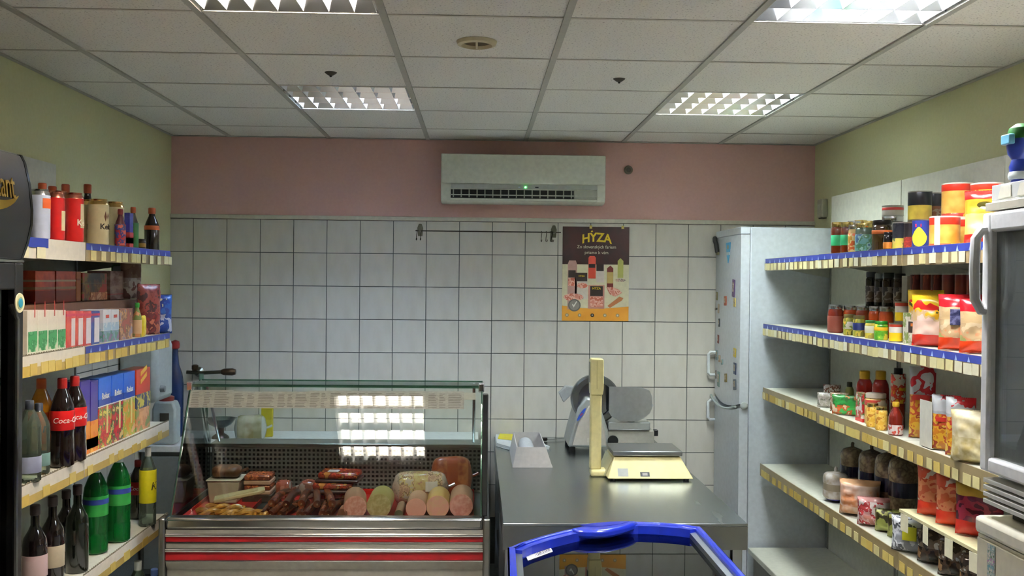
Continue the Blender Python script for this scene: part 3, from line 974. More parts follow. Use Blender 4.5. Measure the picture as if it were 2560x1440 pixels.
B(.004, .011, .01, w2 - .01, .62, 1.075).build('front_panel', C('ccc5ab', .4), cb, bev=.003)
B(.004, .011, .01, w2 - .01, .1, .61).build('front_panel', C('ccc5ab', .4), cb, bev=.003)
a, b = pix(2475, 1318, X=kx), pix(2494, 1402, X=kx)
st = thing('picture_sticker', 'narrow strip of small pictures stuck on the cream cabinet corner', 'sticker', (kx - .0065, a.y - .002, 0))
z0, z1, yw = 1.0 - .01, 1.075, a.y - b.y
B(-.001, 0, -yw, 0, .965, 1.072).build('strip', C('9aa59a', .5), st)
for k, col in enumerate(('6f8a86', '5a6a2e', 'b06a9a', '5f8f9a', '56722e', 'c0505a')):
    B(-.0018, -.0011, -yw * .92, -yw * .08, 1.056 - .0172 * k, 1.071 - .0172 * k).build('picture', P([col, '8aa0a0', 'c8c0b0'], 120), st)
# things on top of the cooler
p = pix(2493, 498, X=1.352)
bt = thing('parts_tray', 'white plastic tray with paper tags lying on the cooler', 'tray', (1.35, 2.16, kz1))
B(-.012, .30, 0, .395, .001, .022).build('base_sheet', C('c3beaa', .5), bt, bev=.002)
tr = MB()
tr.box(0, .28, 0, .385, .0225, .028)
for q in ((0, .006, 0, .385), (.274, .28, 0, .385), (.006, .274, 0, .006), (.006, .274, .379, .385)): tr.box(q[0], q[1], q[2], q[3], .0285, .068)
tr.build('tray', C('cfd1cb', .4), bt, bev=.001)
for k in range(3): MB().prism([(.29 - .09 * k, .032), (.35 - .09 * k, .032), (.338 - .09 * k, .062), (.29 - .09 * k, .062)], 'x', -.002, -.0003).build('paper_tag', C('e2dfcc', .6), bt)
bb = thing('toy_figure', 'blue plastic toy with a green cap and white collar standing on the tray', 'toy', (1.40, 2.50, kz1 + .0285))
BT = C('2b3f9a', .3, coat=.3)
MB().lathe([(.022, 0), (.028, .01), (.027, .03), (.02, .055), (.024, .07), (.027, .085), (.02, .105)], 16).build('body', BT, bb)
MB().lathe([(.02, .103), (.03, .118), (.034, .14), (.03, .165), (.018, .178)], 16).build('head', BT, bb)
MB().lathe([(.031, .155), (.033, .165), (.027, .185), (.012, .196), (.001, .198)], 16).build('cap', C('2e6b2c', .4), bb)
MB().lathe([(.0262, .052), (.029, .058), (.0285, .066), (.0255, .072)], 16).build('collar', C('cfd6cf', .4), bb)
B(-.042, -.026, -.022, .02, .142, .168).build('label', C('6fb0c8', .4), bb, bev=.003)
MB().lathe([(.002, -.012), (.009, -.008), (.011, .004), (.004, .012)], 10, c=(-.03, .012, .012)).build('foot', C('9fb6e0', .3), bb)

# ================================================================== wall shelving
LXF, LXB, RXF, RXB = -1.42, -1.855, 1.58, 1.975
SHELF = C('c5c5b4', .45)
PANEL = C('d2d2c2', .5)
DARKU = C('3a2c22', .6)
TAGM = [C('d9cf9c', .6), C('d3c78c', .6), C('dcd6b4', .6)]
GOLDT = [C('c7ad58', .5), C('cdb765', .5), C('bfa24c', .5)]
BLUER = C('2c3a8c', .4)
CLEARR = C('8f7d58', .3)
WHITER = C('d6d0c2', .45)
tagmesh = {}


def tagm(w, h, m):
    k = (w, h, m.name)
    if k not in tagmesh: tagmesh[k] = B(-.0008, .0008, -w / 2, w / 2, 0, h).mesh('price_tag', m)
    return tagmesh[k]


def shelving(label, side, y0, y1, levels, panel_top, base, tall=None, base_front=None):
    """levels: (height of the surface, rail style, front X, tag density)"""
    xf, xb = (LXF, LXB) if side < 0 else (RXF, RXB)
    s = 1 if side < 0 else -1           # direction of the aisle
    root = thing('wall_shelving', label, 'shelving', (xb, y0, 0), group='metal wall shelving')
    L = y1 - y0
    if tall is None: tall = ((0, L),)
    def bx(xa, xbb, ya, yb, za, zb): return B(min(xa, xbb), max(xa, xbb), ya, yb, za, zb)
    bx(0, s * .012, .002, L - .002, .05, 1.875).build('back_panel', PANEL, root)
    for a, b in tall: bx(0, s * .012, a + .0025, b - .0025, 1.876, panel_top).build('back_panel', PANEL, root)
    for a in (0.004, L - .016):
        bx(-s * .0, s * .018, a, a + .012, 0, 1.875).build('upright', C('8f8f84', .5), root)
    df = (base_front if base_front is not None else xf) - xb
    bx(s * .019, df, .002, L - .002, base - .03, base).build('base_shelf', SHELF, root, bev=.003)
    bx(s * .019, df - s * .03, .01, L - .01, .0, base - .031).build('plinth', C('7c7a70', .6), root)
    for z, style, fx, dens in levels:
        d = fx - xb
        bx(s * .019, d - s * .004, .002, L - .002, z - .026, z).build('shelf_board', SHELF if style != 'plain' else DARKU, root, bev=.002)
        for a in (.006, L - .010):
            MB().prism([(s * .02, z - .027), (d - s * .03, z - .027), (d - s * .03, z - .04), (s * .02, z - .10)], 'y', a, a + .004).build('bracket', C('a9a99c', .5), root)
        rail_mat = {'blue': CLEARR, 'clear': CLEARR, 'gold': WHITER, 'white': WHITER, 'plain': WHITER, 'bluegold': CLEARR}[style]
        rl = bx(d - s * .003, d + s * .002, .001, L - .001, z - .064, z + .003).build('price_rail', rail_mat, root)
        if style in ('blue', 'bluegold'):
            bx(d + s * .0021, d + s * .0030, .002, L - .002, z - .023, z + .002).build('blue_strip', BLUER, rl)
            for k in range(int(L / .085)):
                yy = .05 + k * .085
                MB().prism([(yy - .008, z - .022), (yy + .008, z - .022), (yy, z - .004)], 'x', min(d + s * .0031, d + s * .0036), max(d + s * .0031, d + s * .0036)).build('arrow_mark', C('9fb4d6', .5), rl)
        if style in ('gold', 'white'):
            bx(d + s * .0021, d + s * .0032, .002, L - .002, z - .064, z - .036).build('gold_strip', C('b49a52', .35), rl)
        if style in ('white', 'gold'):
            teeth = MB()
            nt = int(L / .018)
            for k in range(nt):
                teeth.prism([(.004 + k * .018, z + .0031), (.004 + k * .018 + .016, z + .0031), (.004 + k * .018 + .008, z + .009)], 'x', min(d - s * .003, d + s * .001), max(d - s * .003, d + s * .001))
            te = teeth.build('toothed_edge', C('6d6655', .5), rl); te['kind'] = 'stuff'
        y = .02 + R.uniform(0, .02)
        off = d + s * .0045
        while y < L - .03 and dens > 0:
            if style in ('blue', 'clear'):
                wv, hv = R.choice([.044, .05]), .036
                ms = TAGM
                put('price_tag', tagm(wv, hv, R.choice(ms if style == 'blue' else GOLDT + TAGM[1:2])), rl, (off, y + wv / 2, z - .0625 + R.uniform(0, .004)), (R.uniform(-.03, .03), 0, R.uniform(-.06, .06)))
                y += wv + (R.choice([.006, .02, .035, .05]) if dens < .9 else R.choice([.003, .012, .03]))
            else:
                wv, hv = R.choice([.05, .06]), R.choice([.034, .037])
                put('price_tag', tagm(wv, hv, R.choice(GOLDT)), rl, (off, y + wv / 2, z - .063 + R.uniform(0, .003)), (R.uniform(-.02, .02), 0, R.uniform(-.03, .03)))
                y += wv + (R.choice([.002, .004, .03]) if dens > .6 else R.choice([.05, .1, .16]))
    return root


L1, L2, L3, L4, LB = 1.858, 1.482, 1.075, .65, .16
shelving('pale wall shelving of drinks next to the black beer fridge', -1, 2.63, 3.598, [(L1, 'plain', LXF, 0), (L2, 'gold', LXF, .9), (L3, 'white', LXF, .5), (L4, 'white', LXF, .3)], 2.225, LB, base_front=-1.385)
shelving('pale wall shelving of drinks at the deli case end with green wall above', -1, 3.602, 4.575, [(L1, 'blue', LXF, .8), (L2, 'bluegold', LXF, .9), (L3, 'white', LXF, .5), (L4, 'white', LXF, .3)], 2.225, LB, base_front=-1.385, tall=((0, .75),))
_nr = [o for o in sc.objects if o.name.startswith('price_rail')][0]
B(.4392, .4402, .38, .655, L1 - .028, L1 + .003).build('blue_strip', BLUER, _nr)
for yy in (.48, .60): put('price_tag', tagm(.06, .036, TAGM[2]), _nr, (.4412, yy, L1 - .0625))
R1, R2, R3, R4, RB = 1.873, 1.513, 1.158, .735, .268
shelving('grocery wall shelving beside the fridge with jars on its top shelf', 1, 4.512, 5.415, [(R1, 'blue', RXF + .018, .8), (R2, 'blue', RXF + .01, 1), (R3, 'clear', RXF + .012, .9), (R4, 'clear', RXF, .7)], 2.226, RB, base_front=1.515)
shelving('grocery wall shelving in the middle of the right wall', 1, 3.612, 4.508, [(R1, 'blue', RXF, .8), (R2, 'blue', RXF, 1), (R3, 'clear', RXF, .9), (R4, 'clear', RXF, .7)], 2.226, RB, base_front=1.515)
near = shelving('grocery wall shelving partly behind the white counter cooler', 1, 2.712, 3.608, [(R1, 'blue', RXF, .8), (R2, 'blue', RXF, 1), (R3, 'clear', RXF, .9), (R4, 'clear', RXF, .7)], 2.226, RB, base_front=1.515)
# extra card-fronted shelf for the red bags
R5 = .905
B(-.33, -.06, .02, .89, R5 - .018, R5).build('shelf_board', C('b9b08e', .5), near)
rl = B(-.40, -.331, .02, .89, R5 - .012, R5 - .001).build('lower_ledge', C('c9c093', .5), near)
for k in range(5): put('price_tag', tagm(.05, .062, TAGM[2]), rl, (-.402, .84 - .17 * k, R5 - .074), (0, 0, R.uniform(-.2, .2)))
# narrow riser shelf at the back of the second grocery shelf
zr = 1.635
rs = thing('riser_shelf', 'low white wire riser carrying dark jars at the back of the second grocery shelf', 'shelf', (1.955, 2.80, R2))
B(-.20, 0, 0, 2.0, zr - R2 - .01, zr - R2).build('board', SHELF, rs)
for k in range(5): B(-.20, -.19, .02 + .49 * k, .03 + .49 * k, .0, zr - R2 - .0105).build('leg', C('9c9c90', .5), rs)
rr = B(-.204, -.2005, 0, 2.0, zr - R2 - .05, zr - R2 + .002).build('price_rail', CLEARR, rs)
y = .3
while y < 1.9:
    put('price_tag', tagm(.06, .04, R.choice(TAGM)), rr, (-.206, y, zr - R2 - .048)); y += R.choice([.10, .14, .2])

# ================================================================== packaged goods
def rp(px, wpx, ytop, X, zs):
    q = pix(px, ytop, X=X)
    return (X, q.y, zs + .0005), q.z - zs, wpx / 2 * q.y / F


def bottle_prof(kind, h, r):
    if kind == 'coke': pr = [(0.8, 0), (.98, .02), (1, .1), (.97, .3), (.93, .36), (1, .45), (1, .62), (.9, .70), (.62, .80), (.38, .88), (.32, .90), (.32, .94)]
    elif kind == 'water': pr = [(.85, 0), (1, .02), (1, .2), (.96, .22), (1, .24), (1, .66), (.92, .73), (.66, .82), (.36, .895), (.3, .91), (.3, .945)]
    elif kind == 'wine': pr = [(.95, 0), (1, .01), (1, .56), (.9, .64), (.55, .72), (.36, .78), (.34, .95)]
    elif kind == 'ketchup': pr = [(.9, 0), (1, .02), (1, .62), (.92, .72), (.7, .80), (.5, .835), (.5, .85)]
    else: pr = [(.9, 0), (1, .02), (1, .55), (.8, .66), (.45, .8), (.4, .84), (.4, .92)]
    return [(a * r, b * h) for a, b in pr]


def bottle(label, loc, h, r, kind, body, cap, lab=None, zl=(.36, .62), text=None, tcol=None, ang=-.8, group=None, name='drink_bottle', tsize=None, liquid=None):
    t = thing(name, label, 'bottle', loc, group=group)
    pr = bottle_prof(kind, h, r)
    MB().lathe(pr, 22).build('body', body, t)
    if liquid:
        lp = [(a * .93, min(b, h * .78) * .98 + .002) for a, b in pr if b < h * .8]
        MB().lathe(lp, 18).build('liquid', liquid, t)
    rn = pr[-1][0]
    c0 = pr[-1][1] - .018 * h / .28
    MB().lathe([(rn * 1.12, c0), (rn * 1.22, c0 + .004), (rn * 1.22, h - .003), (rn * 1.05, h), (.001, h)], 18).build('cap', cap, t)
    if lab:
        MB().lathe([(r * 1.005 + .0002, h * zl[0]), (r * 1.012 + .0002, h * zl[0] + .001), (r * 1.012 + .0002, h * zl[1] - .001), (r * 1.005 + .0002, h * zl[1])], 24, cap=False).build('label', lab, t)
        if text:
            lettering(text, tsize or (zl[1] - zl[0]) * h * .6, tcol or WHITE, t, on_cyl(r * 1.012 + .0006, ang, h * (zl[0] + zl[1]) / 2), 'label_lettering', shear=.2)
    return t


def can(label, loc, h, r, body, metalm, text=None, tcol=None, ang=-.6, group=None, patch=None, name='beer_can'):
    t = thing(name, label, 'can', loc, group=group)
    MB().lathe([(r * .8, 0), (r * .97, h * .03), (r, h * .06), (r, h * .88)], 24).build('body', body, t)
    MB().lathe([(r * 1.0, h * .881), (r * .86, h * .955), (r * .80, h * .965), (r * .84, h * .985), (r * .84, h), (r * .78, h), (r * .76, h * .985), (.001, h * .985)], 24).build('rim', metalm, t)
    B(-.006, .006, -.01, .01, h * .986, h * .996).build('tab', metal('c8c4b8', .3), t)
    if patch:
        z0, z1, a0, a1, pm = patch
        MB().lathe([(r + .0004, h * z0), (r + .0008, h * z0 + .001), (r + .0008, h * z1 - .001), (r + .0004, h * z1)], 12, cap=False, a0=a0, a1=a1).build('label', pm, t)
    if text:
        lettering(text, h * .17, tcol, t, on_cyl(r + .001, ang, h * .40), 'label_lettering', bold=.02)
    return t


def jar(label, loc, h, r, content, lid, lab=None, zl=(.25, .62), group=None, text=None, name='jar', glass=True):
    t = thing(name, label, 'jar', loc, group=group)
    MB().lathe([(r * .88, 0), (r * .98, h * .03), (r, h * .07), (r, h * .74), (r * .93, h * .81), (r * .82, h * .85)], 22).build('body', content, t)
    MB().lathe([(r * .90, h * .851), (r * .92, h * .86), (r * .92, h * .975), (r * .88, h), (.001, h)], 22).build('lid', lid, t)
    if lab:
        MB().lathe([(r + .0003, h * zl[0]), (r + .0009, h * zl[0] + .001), (r + .0009, h * zl[1] - .001), (r + .0003, h * zl[1])], 22, cap=False).build('label', lab, t)
    return t


def tin(label, loc, h, r, lab, rim=None, group=None, bands=(), name='food_tin'):
    t = thing(name, label, 'tin', loc, group=group)
    rim = rim or metal('b9b6ac', .3)
    MB().lathe([(r * .985, .004), (r * .985, h - .004)], 24, cap=False).build('wrapper', lab, t)
    MB().lathe([(.001, .002), (r * .9, .002), (r, 0), (r, .005), (r * .983, .0052)], 24, cap=False).build('rim', rim, t)
    MB().lathe([(r * .983, h - .0052), (r, h - .005), (r, h), (r * .93, h), (r * .92, h - .004), (.001, h - .004)], 24, cap=False).build('rim', rim, t)
    for z0, z1, m in bands:
        MB().lathe([(r * .988, h * z0), (r * .994, h * z0 + .0006), (r * .994, h * z1 - .0006), (r * .988, h * z1)], 24, cap=False).build('printed_band', m, t)
    return t


def carton(label, x1, x2, ytop, X, zs, depth, base, bands=(), side=-1, group=None, name='drink_carton', cap=None, cat='carton', text=None, tcol=None, tz=.5, ts=.03, zadd=0, picture=None):
    """box whose aisle face spans pixels x1..x2 on the plane X; the face looks into the aisle"""
    a, b = pix(x1, ytop, X=X), pix(x2, ytop, X=X)
    ya, yb = min(a.y, b.y), max(a.y, b.y)
    h = (a.z + b.z) / 2 - zs + zadd
    s = 1 if side < 0 else -1
    wv = yb - ya - .003
    t = thing(name, label, cat, (X, (ya + yb) / 2, zs + .0005), 0 if side < 0 else math.pi, group)
    hw = wv / 2
    B(-depth, 0, -hw, hw, 0, h).build('box', base, t, bev=.0015)
    for z0, z1, m in bands:
        e = .0006
        B(-depth - e, e, -hw - e, hw + e, h * z0, h * z1).build('printed_band', m, t)
    if cap: MB().lathe([(.012, 0), (.013, .002), (.013, .012), (.011, .014), (.001, .014)], 14).build('cap', cap, t, (-depth * .35, 0, h))
    if picture:
        z0, z1, yy0, yy1, m = picture
        B(.0008, .0016, -hw + wv * yy0, -hw + wv * yy1, h * z0, h * z1).build('picture', m, t)
    if text:
        lettering(text, ts, tcol, t, lambda x, y, z: (.0018 + z, x, h * tz + y), 'lettering', bold=.01)
    return t


def bag(label, loc, w, h, d, mats, bands, rz=0.0, lean=0.0, group=None, name='snack_bag', cat='bag', flatten=.0, seed=0, roll=0.0):
    """filled pillow bag standing on its lower seam; local x = thickness, y = width, z = height; bands: heights where the print changes"""
    t = thing(name, label, cat, loc, group=group, rot=(roll, lean, rz))
    m = MB(); nu, nv = 14, 18
    for sgn in (1, -1):
        def fn(u, v):
            uu, vv = 2 * u - 1, 2 * v - 1
            th = max(0.0, 1 - abs(uu) ** 3.2) ** .55 * max(0.0, 1 - abs(vv) ** 5) ** .55
            bot = 1 - (1 - v) ** 6
            ns = mnoise.noise(Vector((uu * 2.4 + seed * 3.1, vv * 3.2, sgn * 2.0 + seed)))
            return (sgn * (d / 2) * th * (1 + .28 * ns) + sgn * .0006, uu * w / 2 * (1 - .05 * math.cos(vv * math.pi / 2)) , v * h + .004 * ns)
        o = len(m.f)
        m.grid(fn, nu, nv)
        for k in range(o, len(m.f)):
            v = ((k - o) // nu + .5) / nv
            i = 0
            for bz in bands:
                if v > bz: i += 1
            m.m[k] = i
    m.build('bag', mats, t, sharp=60)
    for z0, z1, nmn in ((-.0, .010, 'bottom_seam'), (h - .012, h + .002, 'top_seam')):
        q = MB()
        k = 14
        for i in range(k): q.prism([(-.0014, z0), (.0014, z0), (.0014, z1), (-.0014, z1)], 'y', -w / 2 + w * i / k + .0003, -w / 2 + w * (i + 1) / k - .0006)
        q.build(nmn, mats[0] if z0 < .01 else mats[-1], t)
    return t


GOLDM = metal('c9a66a', .25); SILV = metal('c4c4c4', .25)
REDC = C('bf1d1c', .3, coat=.3); TANC = C('d3c59a', .35, coat=.2)
DKB = C('1c0f0c', .12, coat=.6); ORC = C('b2502a', .45); COLA = C('160a08', .1, coat=.8)

# ---------------- left shelves, top row
loc, h, r = rp(139, 43, 481, -1.462, L1)
can('red beer can, nearer one of the red pair on the top drinks shelf', loc, h, r, REDC, metal('c8806a', .25), group='red beer cans', patch=(.22, .62, -.5, 1.2, C('d8cba0', .4)))
loc, h, r = rp(184, 47, 483, -1.458, L1)
can('red beer can with a cream label, next to the tan cans', loc, h, r, REDC, metal('c8806a', .25), 'Kelt', C('f0e6d0', .4), -.12, group='red beer cans', patch=(.30, .78, -.45, 1.0, C('cfc29a', .4)))
loc, h, r = rp(146, 44, 478, -1.545, L1)
can('red beer can standing behind the front red pair', loc, h, r, REDC, metal('c8806a', .25), group='red beer cans')
LEAF = C('6a3a22', .4)
for px, wp, yt, X, lb in ((214, 46, 500, -1.53, 'tan beer can half hidden behind the last red can'), (246, 50, 499, -1.462, 'tan beer can in full view with a dark name and leaf mark'), (270, 46, 503, -1.515, 'tan beer can standing behind the fully visible tan one')):
    loc, h, r = rp(px, wp, yt, X, L1)
    if px == 270: loc = (-1.505, loc[1] + .045, loc[2])
    tc = can(lb, loc, h, r, TANC, GOLDM, 'Kelt', C('3a2a20', .5), -.42, group='tan beer cans')
    MB().add([on_cyl(r + .0012, -.5, h * .62)(x, y, 0) for x, y in ((0, -.02), (.006, 0), (0, .022), (-.006, 0))], [(0, 1, 2, 3)]).build('leaf_mark', LEAF, tc)
    MB().add([on_cyl(r + .0012, -.2, h * .62)(x, y, 0) for x, y in ((0, -.012), (.006, 0.004), (0, .016), (-.004, 0))], [(0, 1, 2, 3)]).build('leaf_mark', LEAF, tc)
loc, h, r = rp(100, 48, 474, -1.462, L1)
can('white and blue drink can with an orange spot at the header of the black fridge', loc, h, r, C('c3cbe0', .3), SILV, patch=(.62, .82, -.9, .3, C('d8602c', .4)), name='soda_can')
for px, yt, X, lb in ((106, 458, -1.66, 'brown capped dark bottle nearest the black fridge, behind the cans'), (131, 466, -1.66, 'brown capped dark bottle behind the nearer red can'), (164, 461, -1.66, 'brown capped dark bottle behind the second red can'), (219, 461, -1.66, 'brown capped dark bottle with its shoulders showing above the tan cans')):
    loc, h, r = rp(px, 40, yt, X, L1)
    bottle(lb, loc, h, .032, 'std', DKB, ORC, C('6a2c1c', .4), group='dark bottles behind the cans')
loc, h, r = rp(301, 26, 523, -1.46, L1)
bottle('small dark red and blue labelled bottle after the tan cans', loc, h, r, 'std', C('5a1f2c', .25), C('8c2f2c', .5), P(['a8242c', '2e3a7a', 'c85a4a'], 40), (.05, .6))
carton('blue red and white drink pack on the top shelf next to the green bottle', 324, 334, 533, -1.45, L1, .045, P(['2c2f86', '39418f'], 30), ((0, .45, C('a8302e', .4)), (.14, .3, C('d0d4dc', .4))), name='drink_pack')
loc, h, r = rp(333, 26, 518, -1.46, L1)
bottle('small bottle with a green label and orange cap on the top drinks shelf', loc, h, r, 'std', C('171a12', .15, coat=.6), C('b85628', .5), C('2f6a34', .4), (.03, .62))
loc, h, r = rp(380, 36, 520, -1.465, L1)
bottle('dark cola bottle with an orange band at the far end of the top shelf', loc, h, r, 'std', DKB, C('b85628', .5), C('b4582c', .4), (.48, .58))
loc, h, r = rp(355, 18, 598, -1.475, L1)
jar('tiny dark jar between the green labelled and the orange banded bottle', loc, h, r, C('241810', .3), C('3a2c1c', .4), C('8a6a2a', .4), name='small_jar')

# ---------------- left shelves, second row
APPLE = P(['3f8f56', '2f7a46', '6fae7c', 'd9d3c2'], 26)
CWHITE = C('ddd5c6', .35)
cx = [68, 94, 119, 143, 165]
for k in range(4):
    cc = carton('white juice carton with a green apple print, %s' % ['nearest the black fridge', 'second from the black fridge', 'third from the black fridge', 'touching the red cartons'][k], cx[k], cx[k + 1], 776, -1.448, L2, .09, CWHITE,
                ((.02, .1, C('d9d6c8', .4)),), group='green apple juice cartons', picture=(.06, .52, .08, .95, APPLE))
    B(.0008, .0014, .012, .018, .12, .172).build('red_stripe', C('b53a30', .4), cc)
REDP = P(['b8433c', 'c95a4a', 'a83434'], 18, soft=True)
cx = [166, 190, 209, 229, 250]
for k in range(4):
    carton('red carton with a white panel, %s' % ['first after the apple cartons', 'second after the apple cartons', 'third after the apple cartons', 'last before the pale blue cartons'][k], cx[k], cx[k + 1], 778, -1.448, L2, .09, REDP if k < 3 else P(['b8433c', '3a4f90'], 14, soft=True),
           ((.86, .93, C('b23a52', .4)),), group='red and white cartons', picture=(.06, .8, .3 if k else .5, .9, C('d6d0d2', .4)))
cx = [258, 278, 298]
for k in range(2):
    carton('pale blue and white carton with small red dots, %s' % ['next to the red cartons', 'next to the brownish carton'][k], cx[k], cx[k + 1], 774, -1.448, L2, .09, C('cfd0d2', .35),
           ((.02, .35, P(['7f96aa', '5a8a7a', '8a6a8a'], 30)), (.36, .6, P(['9fb8c8', 'c3ccd0'], 30))), group='pale blue cartons', picture=(.74, .84, .3, .7, C('b5483a', .4)))
carton('brown red patterned carton in the middle of the second drinks shelf', 300, 332, 772, -1.448, L2, .09, P(['9a4a3c', '7a5a44', 'b88a5a', '8a7a88'], 20), name='drink_carton')
loc, h, r = rp(343, 22, 757, -1.46, L2)
bottle('small green yellow bottle with a bright green cap on the second shelf', loc, h, r, 'std', P(['c9a23a', '7c8a4a', 'c98a5a'], 24), C('2f9a3c', .4), C('d8b08a', .4), (.1, .5))
loc, h, r = rp(358, 16, 790, -1.445, L2)
bag('yellow lemon shaped sachet leaning on the red bag', (loc[0], loc[1], loc[2]), .06, h, .02, [C('d6b82a', .35), C('dcc436', .35)], [.5], rz=.1, name='sachet', seed=2)
q = pix(372, 712, X=-1.47)
bag('tall dark red snack bag near the far end of the second shelf', (-1.47, q.y, L2 + .001), .13, q.z - L2, .05, [P(['8a2f28', '6a2a2a', 'b8684a'], 20), P(['7a2a26', '8f4034', '4a2a2a'], 20)], [.45], rz=-.5, seed=3)
q = pix(398, 738, X=-1.46)
bag('blue snack bag with a white corner at the far end of the second shelf', (-1.455, q.y, L2 + .001), .11, q.z - L2, .05, [P(['22398a', '2c4a9a', 'c8c8d8'], 14), P(['2a5aa8', '22398a', 'd0c8a0'], 16)], [.5], rz=-.9, seed=5)
# rear row: cardboard riser boxes carry the wine boxes
RIS = C('6a4a36', .7)
rb = thing('riser_box', 'long brown cardboard box under the red wine boxes on the second shelf', 'box', (-1.80, 2.785, L2 + .001))
B(0, .255, 0, 1.78, 0, .155).build('box', RIS, rb, bev=.002)
B(.2555, .2562, 0, 1.78, .07, .085).build('tape_strip', C('8a6a48', .5), rb)
ZR = L2 + .1575
WINE = P(['b8442c', 'c8583a', '96341f'], 12, soft=True)
for k, (xa, xb) in enumerate(((88, 138), (140, 190))):
    c = carton('red brown wine box, %s' % ['nearer of the pair behind the apple cartons', 'farther of the pair behind the apple cartons'][k], xa, xb, 678, -1.585, ZR, .12, WINE, ((.66, .72, C('b8a88a', .4)), (.42, .5, C('a08466', .5)), (.0, .38, C('7a2416', .4))), group='wine boxes', name='wine_box', cat='box')
carton('tan sided wine box end next to the dark picture box', 191, 203, 679, -1.59, ZR, .10, C('a8643a', .5), ((.7, .76, C('8a4a2a', .5)),), name='wine_box', cat='box')
carton('dark picture box with a bowl of food on its face, rear of the second shelf', 206, 268, 683, -1.59, ZR, .12, P(['2c2018', '5a3018', '7a5a1e', 'a8281c'], 14), ((.62, .64, C('6a6a5a', .4)),), picture=(.02, .3, .3, 1, P(['c88a5a', 'a8603a', 'd8a880'], 30)), name='food_box', cat='box')
carton('pinkish striped tea box with a red line, rear of the second shelf', 276, 312, 678, -1.59, ZR, .10, P(['a07a70', 'b89a90', '7a4a44'], 9, .4, (1, 1, 3), soft=True), ((.18, .2, C('c0282c', .4)),), name='tea_box', cat='box')
carton('pale green packet behind the bottles at the rear of the second shelf', 322, 344, 662, -1.60, ZR, .08, P(['9aa89a', '6a8a5a', 'b8c8c8'], 14), name='food_packet', cat='packet')
q = pix(361, 668, X=-1.62)
bag('brown and cream snack bag on the rear of the second shelf under the top shelf', (-1.572, 4.505, ZR + .001), .11, .19, .04, [P(['9a8478', 'c8b8a8', '7a5044'], 14), P(['6a4430', '7a5a40', '5a3a30'], 12)], [.5], rz=-.6, seed=7)

# ---------------- left shelves, third row
loc, h, r = rp(74, 40, 1005, -1.44, L3)
PETC = pane('dfe8dc', .05, .22, '8a9a88', 1.45)
bottle('clear water bottle with a blue grey label, nearest the black fridge', loc, h + .005, .036, 'water', PETC, C('3a3f4a', .4), C('8a8fa8', .4), (.12, .32), group='clear water bottles on the third shelf')
loc, h, r = rp(97, 38, 1008, -1.47, L3)
bottle('clear water bottle behind the first one, with a teal label', loc, h, .036, 'water', PETC, C('3a3f4a', .4), C('6a8a86', .4), (.12, .3), group='clear water bottles on the third shelf')
FANTA = C('c8801c', .12, coat=.6)
loc, h, r = rp(119, 46, 948, -1.50, L3)
bottle('orange soda bottle with a dark blue name on its label beside the cola', (loc[0] - .03, loc[1] + .02, loc[2]), h, .042, 'coke', FANTA, C('c85a20', .4), C('d8601c', .35), (.26, .62), 'Fanta', C('22306e', .4), -.9, tsize=.05)
for k, (px, X, yt) in enumerate(((156, -1.445, 945), (187, -1.445, 940))):
    loc, h, r = rp(px, 46, yt, X, L3)
    bottle('cola bottle with a red label, %s' % ['the front one next to the orange soda', 'the one next to the purple cartons'][k], loc, h, .041, 'coke', COLA, C('9c1f1c', .4), C('c11a1c', .3), (.42, .64), 'Coca-Cola', WHITE, -.55, group='cola bottles', tsize=.027)
ORJ = P(['e08a1c', 'd8741c', 'eaa83a'], 16)
for k, (xa, xb) in enumerate(((201, 226), (227, 246))):
    carton('purple topped orange juice carton, %s' % ['first after the cola bottles', 'second after the cola bottles'][k], xa, xb, 952, -1.452, L3, .075, C('3a2a86', .35), ((.0, .44, ORJ), (.06, .2, P(['e09a2a', '5a8a3a', 'd8d0c0'], 24))), group='purple topped juice cartons', cap=None)
FR = [P(['b8283a', 'd04a3a', '5a7a3a', 'd8c85a'], 26), P(['c02a30', 'a81f3a', '3f6a3a', 'd8c07a'], 26), P(['d8843a', 'c8a03a', '9ab04a', 'e0b08a'], 22)]
for k, (xa, xb, yt) in enumerate(((247, 279, 943), (280, 309, 936), (310, 338, 930))):
    cc = carton('blue topped fruit juice carton, %s' % ['with red berries, next to the purple cartons', 'with red berries, middle one of the blue tops', 'with yellow fruit, next to the red and yellow carton'][k], xa, xb, yt, -1.452, L3, .075, C('2a62c4', .3), ((.0, .58, FR[k]), (.585, .6, WHITE), (.6, .70, C('1c3f9a', .3))), group='blue topped juice cartons', text='Relax', tcol=WHITE, tz=.73, ts=.034)
    B(.0008, .0014, .012, .03, .05, .16).build('glass_print', C('d8d08a', .4), cc)
cc = carton('red and yellow topped juice carton at the end of the third shelf', 341, 376, 921, -1.452, L3, .075, C('c23a24', .35), ((.0, .36, P(['d8a070', 'c8885a', '8a9a5a'], 20)), (.36, .6, P(['4a5070', 'c8b84a', '3a4060'], 16)),), name='drink_carton')
MB().prism([(-.04, .20), (.04, .23), (.04, .25), (-.04, .22)], 'x', .0008, .0014).build('yellow_streak', C('d8b03a', .4), cc)
MB().prism([(-.04, .235), (.04, .26), (.04, .28), (-.04, .255)], 'x', .0008, .0014).build('yellow_streak', C('d8b03a', .4), cc)
